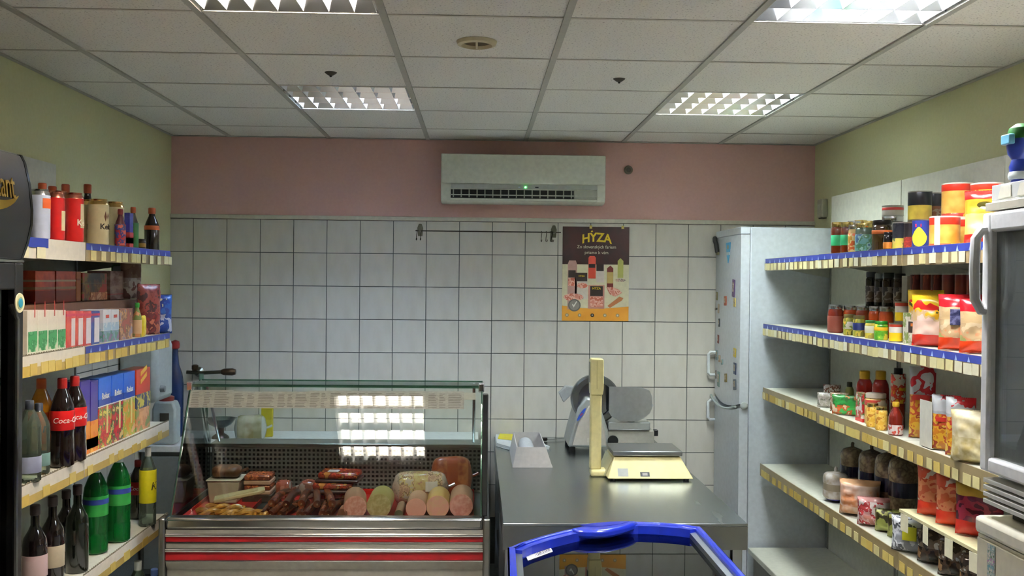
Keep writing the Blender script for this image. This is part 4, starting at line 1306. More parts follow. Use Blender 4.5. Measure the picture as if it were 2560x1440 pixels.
# ---------------- left shelves, fourth row and floor level
for k, (px, X, yt) in enumerate(((88, -1.50, 1262), (132, -1.49, 1240), (166, -1.54, 1225), (194, -1.47, 1212))):
    loc, h, r = rp(px, 50, yt, X, L4)
    wine = k == 3
    bottle(['dark red wine bottle with a pale red label, nearest the black fridge', 'dark bottle with a cream label and green leaf on the fourth shelf', 'dark bottle half behind the cream labelled one', 'dark green wine bottle with a gold spot next to the green soda'][k], loc, max(.28, h), .040, 'wine', C('120a0a', .12, coat=.7) if not wine else C('0c120a', .12, coat=.7), C('2a1a18', .4),
           [P(['6a3038', 'b8a0a0'], 9, soft=True), C('b0a48c', .4), C('9a9080', .4), None][k], (.22, .46), group='dark bottles on the fourth shelf')
t_last = loc
GRN = C('1a7a34', .1, coat=.7)
for k, (px, X, yt) in enumerate(((240, -1.50, 1175), (297, -1.475, 1150))):
    loc, h, r = rp(px, 60, yt, X, L4)
    bb = bottle('green soda bottle, %s' % ['the one by the dark wine bottle', 'the one with the blue label by the cola'][k], loc, h + .03, .047, 'water', pane('1f8a3c', .03, .45, '14722e', 1.5), C('c8cfc8', .4), C('2a8a3a', .3), (.42, .64), group='green soda bottles', liquid=C('0f5a22', .2))
    MB().lathe([(.0482, h * .60), (.0487, h * .601), (.0487, h * .66), (.0482, h * .661)], 22, cap=False).build('blue_band', C('2a3a8a', .35), bb)
loc, h, r = rp(345, 40, 1150, -1.53, L4)
bottle('cola bottle with a red label behind the yellow labelled bottle', loc, h, .038, 'coke', COLA, C('9c1f1c', .4), C('b81c1e', .3), (.42, .64), 'Coca-Cola', WHITE, -.9, tsize=.024)
loc, h, r = rp(370, 36, 1130, -1.44, L4)
yb = bottle('clear bottle with a big yellow paper label at the end of the fourth shelf', loc, h + .02, .036, 'water', PETC, C('c8c8c0', .4), C('d2c818', .5), (.3, .72), 'K', C('3a3418', .5), -.5, tsize=.05)
for k, (px, yt, X, col, lb) in enumerate(((345, 1402, -1.455, 'c9d2cc', 'water bottle with a pale cap, rear one on the lowest shelf'), (386, 1422, -1.435, '5a78b8', 'water bottle with a blue cap on the lowest shelf'), (415, 1403, -1.435, 'c5d0cc', 'water bottle with a pale green cap nearest the deli case'))):
    q = pix(px, yt, X=X)
    bottle(lb, (X, q.y, LB + .0005), q.z - LB, .044, 'water', pane('dfeee2', .02, .15, '9ab89a', 1.45), C(col, .4), C('7aa890', .4), (.3, .5), group='water bottles on the lowest shelf')

# ---------------- right shelves, top row
GLD = metal('d8c07a', .22); HON = C('5a1f0a', .1, coat=.8); PICK = C('4a5a4a', .15, coat=.7)
ZU = R1 + .004
for k, (px, yt) in enumerate(((2094, 556), (2118, 556))):
    loc, h, r = rp(px, 31, yt, 1.655, R1)
    jar('honey jar with a green label and gold lid, %s' % ['first on the top grocery shelf', 'second on the top grocery shelf'][k], loc, h, r, HON, GLD, C('2f9a66', .4), (.28, .6), group='green labelled jars')
loc, h, r = rp(2133, 24, 563, 1.64, R1)
jar('pale sauce jar with a tall orange label on the top grocery shelf', loc, h, r, C('c8a86a', .2, coat=.6), SILV, P(['c85a28', 'd8c08a', 'b8842a'], 30), (.1, .7))
for k, (px, yt, X) in enumerate(((2135, 553, 1.75), (2152, 551, 1.845), (2172, 553, 1.76))):
    loc, h, r = rp(px, 34, yt, X, R1)
    jar('pale lidded jar at the back of the top grocery shelf, %s' % ['behind the pale sauce jar', 'deepest of the three', 'behind the pickle jar'][k], loc, h, r, P(['8a7a5a', '6a6a5a'], 20), [SILV, GLD, GLD][k], group='jars at the back of the top grocery shelf')
loc, h, r = rp(2161, 44, 559, 1.645, R1)
jar('large pickle jar with a blue green label and gold lid on the top grocery shelf', loc, h, r, PICK, GLD, P(['5a8a8a', '3f6a4a', '8aa8a8', '3a5a7a'], 24), (.06, .62))
loc, h, r = rp(2206, 50, 551, 1.665, R1)
jar('dark brown jar with an orange band around its shoulder', loc, h, r, C('3a2812', .12, coat=.7), C('1f1b18', .3), C('c4622a', .4), (.56, .68))
loc, h, r = rp(2221, 24, 581, 1.625, R1)
jar('small dark jar with an orange label in front of the brown jar', loc, h, r, C('1f1a1c', .12, coat=.7), C('1a1a1e', .3), C('c8782a', .4), (.1, .45))
loc, h, r = rp(2232, 56, 541, 1.80, R1)
j1 = jar('wide jar with a silver lid at the back under the striped lid jar', loc, h, r, C('6a6658', .2), SILV)
l2, h2, r2 = rp(2236, 50, 527, 1.80, R1)
tin('flat tin with a red striped white lid stacked on the wide jar', (loc[0], loc[1], loc[2] + h + .0005), .045, r * .95, C('b9b2a4', .4), bands=((.55, .8, C('b8322a', .4)),))
loc, h, r = rp(2249, 34, 556, 1.645, R1)
tin('dark tin with a yellow pear picture at its foot beside the orange label jar', loc, h, r, P(['2a2a30', '1f2028', '3a3a3a'], 18), bands=((.02, .42, P(['c8b84a', 'd0b060', '5a6a3a'], 30)),))
loc, h, r = rp(2273, 26, 556, 1.66, R1)
tin('dark tin with a red fruit picture at its foot beside the pear tin', loc, h, r, C('2a2426', .35), bands=((.02, .46, P(['8a2a22', 'a8382a', '6a3a2a'], 30)),))
loc, h, r = rp(2303, 44, 549, 1.645, R1)
pt = tin('navy blue tin with a big yellow pear on it', loc, h, r, C('2a3a86', .3))
pv = []
pf = []
for sc_ in (0.02, .35, .7, 1.0):
  for k in range(20):
    a_ = 2 * math.pi * k / 20
    q = (.030 if math.sin(a_) < 0 else .030 - .017 * math.sin(a_)) * sc_
    pv.append(on_cyl(r + .0008, math.radians(232), h * .36)(q * math.cos(a_), .036 * sc_ * math.sin(a_) + .004, 0))
for j_ in range(3): pf += [(j_ * 20 + k, j_ * 20 + (k + 1) % 20, j_ * 20 + 20 + (k + 1) % 20, j_ * 20 + 20 + k) for k in range(20)]
MB().add(pv, pf).build('pear', C('d8cf3a', .4), pt)
MB().add([on_cyl(r + .0008, math.radians(228), h * .78)(x, y, 0) for x, y in ((-.012, -.006), (.012, -.006), (.012, .006), (-.012, .006))], [(0, 1, 2, 3)]).build('red_mark', C('b8284a', .4), pt)
MB().add([on_cyl(r + .0009, math.radians(230), h * .64)(x, y, 0) for x, y in ((-.012, -.008), (.0, -.012), (.012, .004), (-.0, .008))], [(0, 1, 2, 3)]).build('leaf', C('3a7a3a', .4), pt)
loc, h, r = rp(2300, 58, 479, 1.735, R1)
base_t = tin('dark tin carrying the black and yellow one at the back of the top shelf', loc, .115, r, C('2e2a2a', .35))
tin('black topped yellow tin stacked at the back of the top grocery shelf', (loc[0], loc[1], loc[2] + .1155), h - .116, r, P(['c8b03a', 'd8c04a', 'b89a3a'], 14, soft=True), bands=((.52, .985, C('16181c', .35)),))
loc, h, r = rp(2334, 44, 481, 1.835, R1)
bb_ = tin('plain dark tin under the brown tin behind the black and yellow one', loc, .115, r * .95, C('2a2626', .35))
tin('brown and black tin stacked behind the black and yellow one', (loc[0], loc[1], loc[2] + .1155), h - .118, r * .95, P(['7a4a30', '9a8a7a', '5a3028'], 20), bands=((.55, .98, C('1c1c20', .35)),))
NOOD = P(['c8963a', 'd2a850', 'bf8028'], 12, soft=True)
loc, h, r = rp(2362, 74, 542, 1.655, R1)
nt = tin('red and yellow noodle drum, lower front one with a white strip', loc, h, r, NOOD, C('d8d2c2', .4), bands=((.72, .99, C('c8301c', .35)), (.0, .1, P(['c8402a', 'e0a83a'], 30))), name='noodle_drum', group='red and yellow noodle drums')
MB().lathe([(r + .0004, h * .06), (r + .0008, h * .061), (r + .0008, h * .95), (r + .0004, h * .951)], 6, cap=False, a0=math.radians(205), a1=math.radians(228)).build('info_strip', C('cfc8b4', .4), nt)
lq, hq, rq = rp(2394, 76, 459, 1.755, R1)
low = tin('red and yellow noodle drum at the back, carrying the tall upper one', lq, h, rq, NOOD, C('d8d2c2', .4), bands=((.72, .99, C('c8301c', .35)),), name='noodle_drum', group='red and yellow noodle drums')
tin('red and yellow noodle drum, upper one in full view', (lq[0], lq[1], lq[2] + h + .0006), hq - h - .001, rq, NOOD, C('d8d2c2', .4), bands=((.77, .99, C('c8301c', .35)), (.0, .14, P(['b8382a', 'd8a83a'], 30))), name='noodle_drum', group='red and yellow noodle drums')
l3, h3, r3 = rp(2468, 78, 459, 1.735, R1)
low = tin('red and yellow noodle drum behind the yellow bag, carrying the last upper one', l3, h, r3, NOOD, C('d8d2c2', .4), bands=((.72, .99, C('c8301c', .35)),), name='noodle_drum', group='red and yellow noodle drums')
tin('red and yellow noodle drum, upper one half hidden by the white tray', (l3[0], l3[1], l3[2] + h + .0006), h3 - h - .001, r3, P(['d8a83a', 'd04a24', 'e0b85a'], 14), C('d8d2c2', .4), bands=((.77, .99, C('c8301c', .35)),), name='noodle_drum', group='red and yellow noodle drums')
q = pix(2436, 482, X=1.63)
yb_ = bag('yellow and cream bag with a red foot and dark oval window on the top shelf', (1.665, q.y - .03, ZU), .15, q.z - R1, .07, [C('c2261c', .3), P(['dcc07a', 'e6d09a', 'd8b45a'], 10, soft=True), C('c9952a', .3), C('b0201a', .3)], [.17, .56, .86], rz=1.0, seed=11)
MB().lathe([(.001, .0), (.016, .0)], 18, ax='x', cap=False).build('window', C('4a4416', .3), yb_, (-.034, .01, .72 * (q.z - R1))).scale = (1, 1.5, .7)

# ---------------- right shelves, second row: riser at the back
ZR2 = zr + .0006
DKJ = [C('2a2018', .15, coat=.6), C('3a2018', .15, coat=.6), C('281c1a', .15, coat=.6)]
k = 0
for px, wp, yt, X, col, lidc, lb in ((2178, 26, 676, 1.79, 0, '3c3c40', 'dark jar with a dark lid at the left end of the riser'), (2200, 26, 684, 1.80, 2, '6a6e74', 'dark jar with a grey lid, second on the riser'),
        (2222, 30, 682, 1.79, 1, '22201e', 'brown jar with a black lid, third on the riser'), (2250, 30, 684, 1.80, 1, '1c1a1a', 'brown jar with a black lid next to the white packet on the riser')):
    loc, h, r = rp(px, wp, yt, X, ZR2)
    jar(lb, loc, min(h, .16), r, DKJ[col], C(lidc, .35), P(['5a4a3a', '8a8078', '3a3030'], 24), (.15, .6), group='dark jars on the riser')
carton('white upright packet between the dark and red jars on the riser', 2268, 2254, 690, 1.775, ZR2, .05, C('a8a292', .4), side=1, name='food_packet', cat='packet')
for k, px in enumerate((2290, 2316, 2342)):
    loc, h, r = rp(px, 28, 684, 1.79, ZR2)
    tin('dull red tin with a vertical pattern on the riser, %s' % ['first after the white packet', 'second after the white packet', 'third after the white packet'][k], loc, min(h, .15), r, P(['6a2218', '8a3a26', '4a2018'], 40, .4, (1, 1, .3)), group='red tins on the riser')
for k, px in enumerate((2372, 2404, 2434)):
    loc, h, r = rp(px, 32, 684, 1.79, ZR2)
    tin('plain dark red tin on the riser, %s' % ['first of the plain ones', 'middle of the plain ones', 'last one by the cooler handle'][k], loc, min(h, .15), r, P(['6a1a14', '7a2418', '8a3a1c'], 10, soft=True), group='red tins on the riser')
# front row
loc, h, r = rp(2089, 38, 762, 1.66, R2)
jar('tall red brown jar with a silver lid, first on the second grocery shelf', loc, h, r, C('7a2616', .12, coat=.8), SILV, C('8a4030', .45), (.04, .6))
for k, (px, X, yt) in enumerate(((2126, 1.72, 764), (2158, 1.73, 765), (2190, 1.715, 766), (2216, 1.715, 767))):
    loc, h, r = rp(px, 36, yt, X, R2)
    jar('orange red silver lidded jar at the back, %s' % ['next to the tall red jar', 'second from the tall red jar', 'third from the tall red jar', 'behind the green lidded jar'][k], loc, h, r, C('b0441a', .15, coat=.7), SILV, group='orange jars in the second row')
for k, (px, yt, lb) in enumerate(((2124, 786, 'yellow pickle jar with a white label'), (2148, 789, 'yellow pickle jar with a navy label'))):
    loc, h, r = rp(px, 30, yt, 1.645, R2)
    jar(lb + ' on the second grocery shelf', loc, h, r, P(['8a8a2a', 'b8a03a', '6a6a22'], 22), C('6a5a2a', .3), [P(['d0c8b8', '7a8a3a', 'd8a03a'], 26), C('24306a', .4)][k], (.3, .65), group='yellow pickle jars')
loc, h, r = rp(2176, 26, 801, 1.635, R2)
jar('small yellow jar with a pale label between the pickle and the green lidded jars', loc, h, r, P(['b8a83a', '9a8a3a'], 20), C('3a7a3a', .35), C('d0cdb0', .4), (.3, .7))
loc, h, r = rp(2203, 34, 803, 1.635, R2)
jar('yellow and green jar with a bright green lid on the second grocery shelf', loc, h, r, P(['4a8a1c', '6aa02a', 'd8c03a'], 26), C('1f7a1f', .3), C('e0a81c', .4), (.5, .68))
YT = C('dcb418', .35)
loc, h, r = rp(2240, 34, 808, 1.635, R2)
tin('lower yellow tin with a red top band beside the green lidded jar', loc, h, r, YT, bands=((.8, .98, C('a8341c', .4)), (.5, .8, C('cfc6b8', .4))), group='yellow tins')
lo2, hh2, r2_ = rp(2256, 36, 754, 1.70, R2)
bt_ = tin('yellow tin at the back carrying the upper yellow one', lo2, h, r2_, YT, bands=((.8, .98, C('a8341c', .4)),), group='yellow tins')
tin('upper yellow tin with a white band stacked behind the lower one', (lo2[0], lo2[1], lo2[2] + h + .0006), hh2 - h - .001, r2_, YT, bands=((.78, .98, C('a8341c', .4)), (.48, .78, C('cfc6b8', .4))), group='yellow tins')
carton('white and green sachet box on the second grocery shelf', 2269, 2257, 782, 1.625, R2, .04, P(['c8c0b0', '7a8a4a', 'b8a88a'], 26), side=1, name='food_packet', cat='packet')
carton('small dark and white packet with an orange dot next to the peanut bag', 2293, 2271, 803, 1.622, R2, .03, C('cfc6b4', .4), ((.5, .97, C('33201c', .4)), (.05, .42, P(['cfc8b8', '8a8a5a', 'a8a090'], 40))), side=1, name='food_packet', cat='packet', picture=(.78, .9, .3, .7, C('c86a1c', .4)))
SN1 = [C('b82a1c', .3), P(['d8c8b0', 'c8a89a', 'd8b8a0'], 12, soft=True), P(['d8b8a8', 'c8a878', 'e0a81c', '4a4a1c'], 14), P(['d8b01c', 'c8201c', 'e0c03a'], 8)]
SN2 = [C('c83a14', .3), P(['d0b890', 'b89a70', 'c88a60', '9a9a5a'], 14), P(['c8a878', 'd0b080', 'a88a5a'], 12), C('c01a24', .25)]
for k, (px, yt, wd, ms, bn, lb, rz) in enumerate(((2332, 742, .15, SN1, [.2, .5, .72], 'peanut snack bag with a yellow and red top', 1.0), (2366, 730, .13, SN1, [.12, .5, .75], 'cream snack bag with a shiny red top standing behind the peanut bag', .9),
        (2402, 740, .15, SN2, [.24, .55, .78], 'snack bag with an orange foot and red top in the middle of the second shelf', 1.05), (2458, 752, .15, SN2, [.24, .55, .8], 'snack bag with an orange foot next to the cooler handle', 1.05))):
    X = 1.65 if k != 1 else 1.685
    q = pix(px, yt, X=X)
    if k == 1: q.y = 3.655
    gb = bag(lb, (X + .005, q.y, R2 + .004), wd, q.z - R2, .06, ms, bn, rz=rz, seed=20 + k, group='snack bags on the second grocery shelf')
    if k == 2:
        nb = B(-.036, -.030, -.045, .035, .085, .14).build('dark_patch', P(['2f3050', '4a4a6a', '6a6a8a'], 60), gb, bev=.001)

# ---------------- right shelves, third row
for k, (px, yt, lb, cols) in enumerate(((2065, 984, 'small white seasoning sachet at the left end of the third grocery shelf', ['b8b4a4', 'd0c8c0', '8a8a7a']), (2080, 964, 'seasoning sachet with a brown picture behind the small white one', ['b8b0a8', '7a4a34', 'c8c0b8']), (2098, 984, 'seasoning sachet with an orange picture in front', ['a88a6a', 'c8b8a8', '8a5a3a']))):
    X = 1.64 + (.07 if k == 1 else 0)
    q = pix(px, yt, X=X)
    bag(lb, (X, q.y, R3 + .003), .08, q.z - R3, .025, [P(cols, 40), P(cols[::-1], 40)], [.5], rz=1.1, seed=30 + k, name='sachet', cat='sachet', group='seasoning sachets')
q = pix(2114, 990, X=1.63)
bag('bright green and orange soup sachet on the third grocery shelf', (1.63, q.y, R3 + .003), .12, q.z - R3, .03, [P(['3aa84a', 'c8602a', 'd8c0a0'], 24), P(['2f9a44', '3a7a3a', 'c87a3a'], 24)], [.5], rz=.9, seed=34, name='sachet', cat='sachet')
loc, h, r = rp(2124, 22, 955, 1.74, R3)
bottle('yellow green sauce bottle with a dark cap behind the soup sachet', loc, h, r, 'ketchup', P(['8a8a4a', 'b8b07a', '6a5a2a'], 16), C('3a3a2a', .4))
KET = C('a81a14', .15, coat=.7)
for k, (px, X) in enumerate(((2162, 1.72), (2202, 1.745))):
    loc, h, r = rp(px, 44, 927, X, R3)
    bottle('red ketchup bottle with a yellow cap, %s' % ['the one behind the white mug jar', 'the one beside the brown sauce bottle'][k], loc, h, r * .95, 'ketchup', KET, C('c89a1c', .4), P(['c02a1c', 'a8281c', 'd0c8c0'], 20), (.1, .4), group='ketchup bottles', name='sauce_bottle')
loc, h, r = rp(2246, 36, 920, 1.70, R3)
bottle('brown sauce bottle with a dark cap and yellow label on the third grocery shelf', loc, h, r, 'ketchup', C('6a2210', .15, coat=.7), C('1f1c1a', .4), P(['c8a01c', 'b8321c', 'd0c8b8'], 26), (.42, .9), name='sauce_bottle')
loc, h, r = rp(2152, 22, 985, 1.625, R3)
carton('slim white and red packet with a green picture in front of the ketchup', 2157, 2139, 982, 1.618, R3, .03, P(['cfc8c0', 'b8282a', '5a8a4a', 'd8d0c8'], 26), ((0, .12, C('b8241c', .4)),), side=1, name='food_packet', cat='packet')
loc, h, r = rp(2190, 54, 983, 1.655, R3)
jar('wide glass jar with a white lid in front of the ketchup bottles', loc, h, r, P(['c8a05a', 'd8b870', 'b8843a'], 24), C('cfc2ae', .4), P(['c8b89a', 'b83a2a'], 20), (.62, .8))
for k, (px, yt) in enumerate(((2182, 1008), (2204, 1016))):
    loc, h, r = rp(px, 30, yt, 1.612 if k == 0 else 1.612, R3)
    jar('gold lidded jar of yellow corn, %s' % ['left one in front of the white lidded jar', 'right one below the sauce bottle'][k], loc, h, r, P(['d8a83a', 'e0bc5a', 'b87a2a'], 40), GLD, group='jars of corn')
loc, h, r = rp(2240, 36, 1005, 1.615, R3)
bottle('dark red jam bottle with a flowered white foot label', loc, h, r, 'std', C('6a1c12', .12, coat=.8), C('c8a02a', .4), P(['c8bcb4', 'b84a3a', 'd0c4bc'], 30), (.04, .32), name='sauce_bottle')
SIL = [P(['b8701c', 'c89a2a', '9a3a1c', 'd8b85a'], 20), P(['c8902a', 'b84a2a', 'd8a83a'], 20), C('b8bab8', .2), P(['c8cac8', 'c01c24', 'd8d8d8'], 10)]
for k, (px, yt, X, lb) in enumerate(((2294, 926, 1.66, 'tall pasta bag with a silver and red top, the highest on the third shelf'), (2352, 998, 1.622, 'yellow pasta bag with a silver and red striped top, by the white card'), (2388, 1004, 1.617, 'yellow pasta bag with a silver and red striped top, by the cream bag'))):
    q = pix(px, yt, X=X)
    pb = bag(lb, (X + .02, q.y, R3 + .003), .095, q.z - R3 + .01, .05, SIL, [.45, .66, .7] if k else [.35, .6, .62], rz=1.0, seed=40 + k, group='pasta bags')
    B(-.029, -.026, -.03, .03, (q.z - R3) * .56, (q.z - R3) * .64).build('red_label', C('c03028', .4), pb)
a, b = pix(2298, 1038, X=1.594), pix(2328, 1050, X=1.594)
wc = thing('shelf_card', 'blank pale card standing on the third shelf before the pasta bags', 'card', (1.5965, b.y, R3 + .004))
B(0, .0012, 0, a.y - b.y, 0, .165).build('card', C('c9c6b6', .5), wc)
B(.0013, .03, 0, a.y - b.y, 0, .0012).build('card_foot', C('c0bda8', .5), wc)
q = pix(2425, 1045, X=1.64)
bag('big clear bag of cream puffed snack on the third shelf beside the cooler', (1.645, 3.13, R3 + .003), .20, q.z - R3 + .03, .09, [P(['cfc08a', 'dcd0a4', 'b8a468'], 26, soft=True), P(['d8ca98', 'c4b27c', 'e2d8b4'], 22, soft=True)], [.5], rz=1.0, seed=50)

# ---------------- right shelves, fourth row: bread, rolls, bags
def loaf(label, loc, L, w, h, rz, mats, group, seed, lift=0.0, tilt=0.0):
    t = thing('bread_loaf', label, 'bread', loc, group=group, rot=(tilt, 0, rz))
    m = MB(); nu, nv = 20, 16
    def fn(u, v):
        a_ = 2 * math.pi * u
        x = (v - .5) * L
        e = max(0.02, 1 - abs(2 * v - 1) ** 6) ** .5
        ns = 1 + .05 * mnoise.noise(Vector((x * 20 + seed, math.cos(a_) * 2, math.sin(a_) * 2)))
        cx, sx_ = math.cos(a_), math.sin(a_)
        yy = math.copysign(abs(cx) ** .7, cx) * w / 2 * e * ns
        zz = h / 2 + math.copysign(abs(sx_) ** .75, sx_) * h / 2 * e * ns
        return (x, yy, max(0, zz))
    m.grid(fn, nu, nv)
    for k in range(len(m.f)):
        v = (k // nu + .5) / nv
        m.m[k] = 1 if .40 < v < .64 else (2 if v < .12 or v > .88 else 0)
    m.build('wrapped_loaf', mats, t, sharp=70)
    MB().tube([(L / 2 - .004, 0, h / 2), (L / 2 + .012, 0, h / 2 + .004), (L / 2 + .03, .006, h / 2 + .012)], .007, 7).build('twisted_end', mats[2], t)
    return t


LM = [P(['6a5a44', '8a7658', '5a4a38', '7a6a50'], 24, .2, soft=True), C('141230', .25, coat=.3), C('2a2450', .25)]
def up_loaf(label, px, ytop, X, zs, w, mats, seed, hmax=.30):
    q = pix(px, ytop, X=X)
    h = min(q.z - zs, hmax)
    t = thing('bread_loaf', label, 'bread', (X, q.y, zs + .003), group='bagged bread loaves')
    m = MB(); nu, nv = 20, 18
    def fn(u, v):
        a_ = 2 * math.pi * u
        e = max(.02, 1 - abs(2 * v - 1) ** 7) ** .5
        ns = 1 + .06 * mnoise.noise(Vector((v * 5 + seed, math.cos(a_) * 1.5, math.sin(a_) * 1.5)))
        return (.11 * .5 * math.copysign(abs(math.cos(a_)) ** .8, math.cos(a_)) * e * ns, w / 2 * math.copysign(abs(math.sin(a_)) ** .8, math.sin(a_)) * e * ns, v * h)
    m.grid(fn, nu, nv)
    for k in range(len(m.f)):
        v = (k // nu + .5) / nv
        m.m[k] = 1 if .38 < v < .62 else (2 if v < .1 else 0)
    m.build('wrapped_loaf', mats, t, sharp=70)
    MB().tube([(0, 0, h - .004), (0, .004, h + .008), (.004, .01, h + .016)], .008, 7).build('twisted_end', mats[0], t)
    return t


for k, px in enumerate((2132, 2180, 2222, 2258)):
    up_loaf('brown bagged loaf with a dark navy band, %s' % ['nearest the fridge', 'second from the fridge', 'third from the fridge', 'nearest the red bags'][k], px, 1118 + 7 * k, 1.80, R4, .125, LM, 60 + k, .36)
up_loaf('shorter bagged loaf with a pale top at the fridge end of the bread shelf', 2090, 1180, 1.66, R4, .12, [P(['8a8070', '9a8e78', 'b8b0a8'], 24, .2, soft=True), P(['7a705c', '8a7e68'], 24, .2, soft=True), C('1f1c66', .25)], 66, .26)
RL = P(['c8945a', 'd8b088', 'b87a44', 'd0a078'], 16, .25, soft=True)
bag('clear bag of pale rolls with an orange edge on the bread shelf', (1.665, pix(2146, 1290, X=1.66).y, R4 + .004), .17, .15, .12, [P(['d0a888', 'dcc0a4', 'c88a5a'], 14, .2, soft=True), P(['d8b498', 'c88050', 'e0c8b4'], 14, .2, soft=True), C('c89a70', .3)], [.25, .9], rz=1.1, group='bagged rolls', seed=71, name='rolls_bag')
bag('bag of rolls with a pink and red label in front of the pale rolls', (1.65, pix(2176, 1330, X=1.65).y - .03, R4 + .004), .13, .115, .08, [P(['b87a6a', 'c89a94', 'a8383a', 'd8c8c0'], 22, .2), P(['c08a84', 'a83a3a', 'd0c0b8'], 22, .2), C('b8807a', .3)], [.4, .9], rz=1.1, group='bagged rolls', seed=72, name='rolls_bag')
for k, px in enumerate((2220, 2252)):
    q = pix(px, 1275 + 8 * k, X=1.67 + .01 * k)
    bag('yellow green wafer bag with a dark window, %s' % ['next to the rolls', 'half hidden by the paper tag'][k], (1.67 + .01 * k, q.y, R4 + .003), .10, q.z - R4, .06, [P(['8a9046', '9aa056', '7a7a36'], 14, soft=True), P(['8a9046', '3a3418', '9a9a50'], 12)], [.3], rz=1.1, seed=75 + k, group='yellow green wafer bags')
FOIL = P(['8a8c90', 'c8cacc', '5a5c60', 'd8dadc'], 18, .18)
q = pix(2255, 1330, X=1.64)
fb = bag('silver foil bag with a bright yellow price tag', (1.635, 3.62, R4 + .003), .15, .13, .07, [FOIL, FOIL], [.5], rz=1.0, seed=80)
B(-.043, -.039, -.02, .03, .05, .10).build('yellow_tag', C('d8d41c', .5), fb)
for k, (yy, lb) in enumerate(((3.47, 'dark shiny bag with a brown picture next to the silver foil bag'), (3.31, 'dark foil bag with bright creases at the near end of the bread shelf'), (3.16, 'dark glossy bag partly behind the cream cabinet'))):
    bag(lb, (1.66, yy, R4 + .003), .14, .115, .07, [P(['2a2018', '4a3626', '3a2c22', '8a6a4a'], 16, .15), P(['3a3028', '6a5a4a', 'b8b4ac', '2a2420'], 14, .12)], [.5], rz=1.0, seed=84 + k, group='dark foil bags')
# red bags on the card-fronted shelf
RB_ = [P(['c02a14', 'd0401c', 'b8241a'], 8, .25, soft=True), P(['b85a34', 'c87a50', 'a8442a', 'd0a888'], 14, .25), P(['c8b8a8', 'b84a30', 'c87a54'], 12, .25)]
for k, (yy, lb) in enumerate(((3.475, 'red and orange bag with a white scalloped edge, nearest the bread'), (3.33, 'red and orange bag in the middle of the card fronted shelf'), (3.19, 'red and purple bag at the near end of the card fronted shelf'))):
    bag(lb, (1.665, yy, R5 + .003), .15, .185, .06, RB_ if k < 2 else [C('b8281a', .25), P(['5a1c30', '8a2a3a', '4a1a24'], 10, .15), C('a8842a', .3)], [.3, .7], rz=.95, seed=90 + k, group='red bags on the card fronted shelf')
tr_ = thing('blue_tray', 'thin blue plastic tray edge under the red bags', 'tray', (1.70, 3.548, R5 + .001))
MB().prism([(0, 0), (.20, 0), (.20, .004), (.006, .004), (.006, .02), (0, .02)], 'y', 0, .045).build('base', C('3a7ac0', .35), tr_)
B(0, .2, .0455, .0495, 0, .05).build('rim', C('3a7ac0', .35), tr_)

# ================================================================== on the steel table
Z = TT + .0006
# slicer
p = pix(1500, 1118, Z=TT)
SA = C('a8aaa4', .35, metal=.3)
sl = thing('meat_slicer', 'grey electric meat slicer with a round blade guard and a steel plate', 'slicer', (.51, 5.47, Z))
MB().prism([(0.0, .03), (.235, .03), (.235, .10), (.2, .20), (.165, .29), (.10, .31), (.055, .25), (.02, .12)], 'y', .0, .30).build('motor_housing', SA, sl, bev=.012)
MB().prism([(.02, .04), (.215, .04), (.205, .12), (.16, .255), (.115, .265), (.06, .17)], 'y', -.012, -.0005).build('front_cover', C('b4ada0', .4), sl, bev=.006)
B(.22, .485, .0, .28, .05, .125).build('base', C('a49f92', .4), sl, bev=.008)
B(.225, .46, -.01, .20, .128, .172).build('carriage', C('b0b1ae', .3, .5), sl, bev=.006)
MB().lathe([(.10, -.03), (.128, -.03), (.138, -.018), (.138, .02), (.11, .03), (.10, .03)], 36, c=(.155, .05, .295), ax='y', cap=False).build('blade_guard', metal('8e9090', .28), sl)
MB().lathe([(.001, -.005), (.10, -.004), (.105, 0), (.10, .004), (.001, .005)], 36, c=(.155, .05, .295), ax='y', cap=False).build('blade', metal('b4b6b6', .15), sl)
MB().prism([(-.02, .27), (.02, .31), (.05, .355), (-.005, .36), (-.045, .32)], 'y', .08, .16).build('collecting_plate', C('9a9c9a', .35), sl, bev=.003)
pl = [(.225, .372), (.41, .368), (.45, .352), (.468, .318), (.468, .28), (.475, .27), (.455, .225), (.42, .195), (.38, .178), (.29, .178), (.24, .205), (.225, .23)]
MB().prism(pl, 'y', -.018, -.012).build('meat_plate', C('bfc2c3', .3, .82), sl)
MB().lathe([(.022, .168), (.022, .185), (.03, .20)], 16, c=(.355, .02, 0)).build('plate_post', metal('8c8e8c', .3), sl)
MB().lathe([(.028, -.022), (.03, -.018), (.028, -.001)], 16, c=(.25, .0, .07), ax='y').build('dial_knob', BLACK, sl)
B(.486, .51, .02, .06, .09, .125).build('end_handle', BLACK, sl, bev=.004)
MB().lathe([(.016, -.026), (.018, -.022), (.014, -.013)], 14, c=(.155, 0, .16), ax='y').build('switch_knob', BLACK, sl)
for x, y in ((.025, .02), (.46, .02), (.025, .26), (.46, .26)): MB().lathe([(.02, 0), (.018, .03), (.012, .05)], 14, c=(x, y, 0)).build('foot', BLACK, sl)
MB().prism([(.072 + .034 * math.cos(2 * math.pi * k / 18) * .5 + .018 * math.sin(2 * math.pi * k / 18) , .215 + .034 * math.sin(2 * math.pi * k / 18) * 1.0 + .012 * math.cos(2 * math.pi * k / 18)) for k in range(18)], 'y', -.0145, -.0125).build('oval_badge', C('2a4fb0', .35), sl)
MB().prism([(.066, .205), (.08, .218), (.078, .226), (.064, .213)], 'y', -.0152, -.0146).build('badge_mark', C('a83a5a', .4), sl)
B(.105, .15, -.0135, -.0125, .06, .085).build('rating_plate', C('c4bfae', .4), sl)
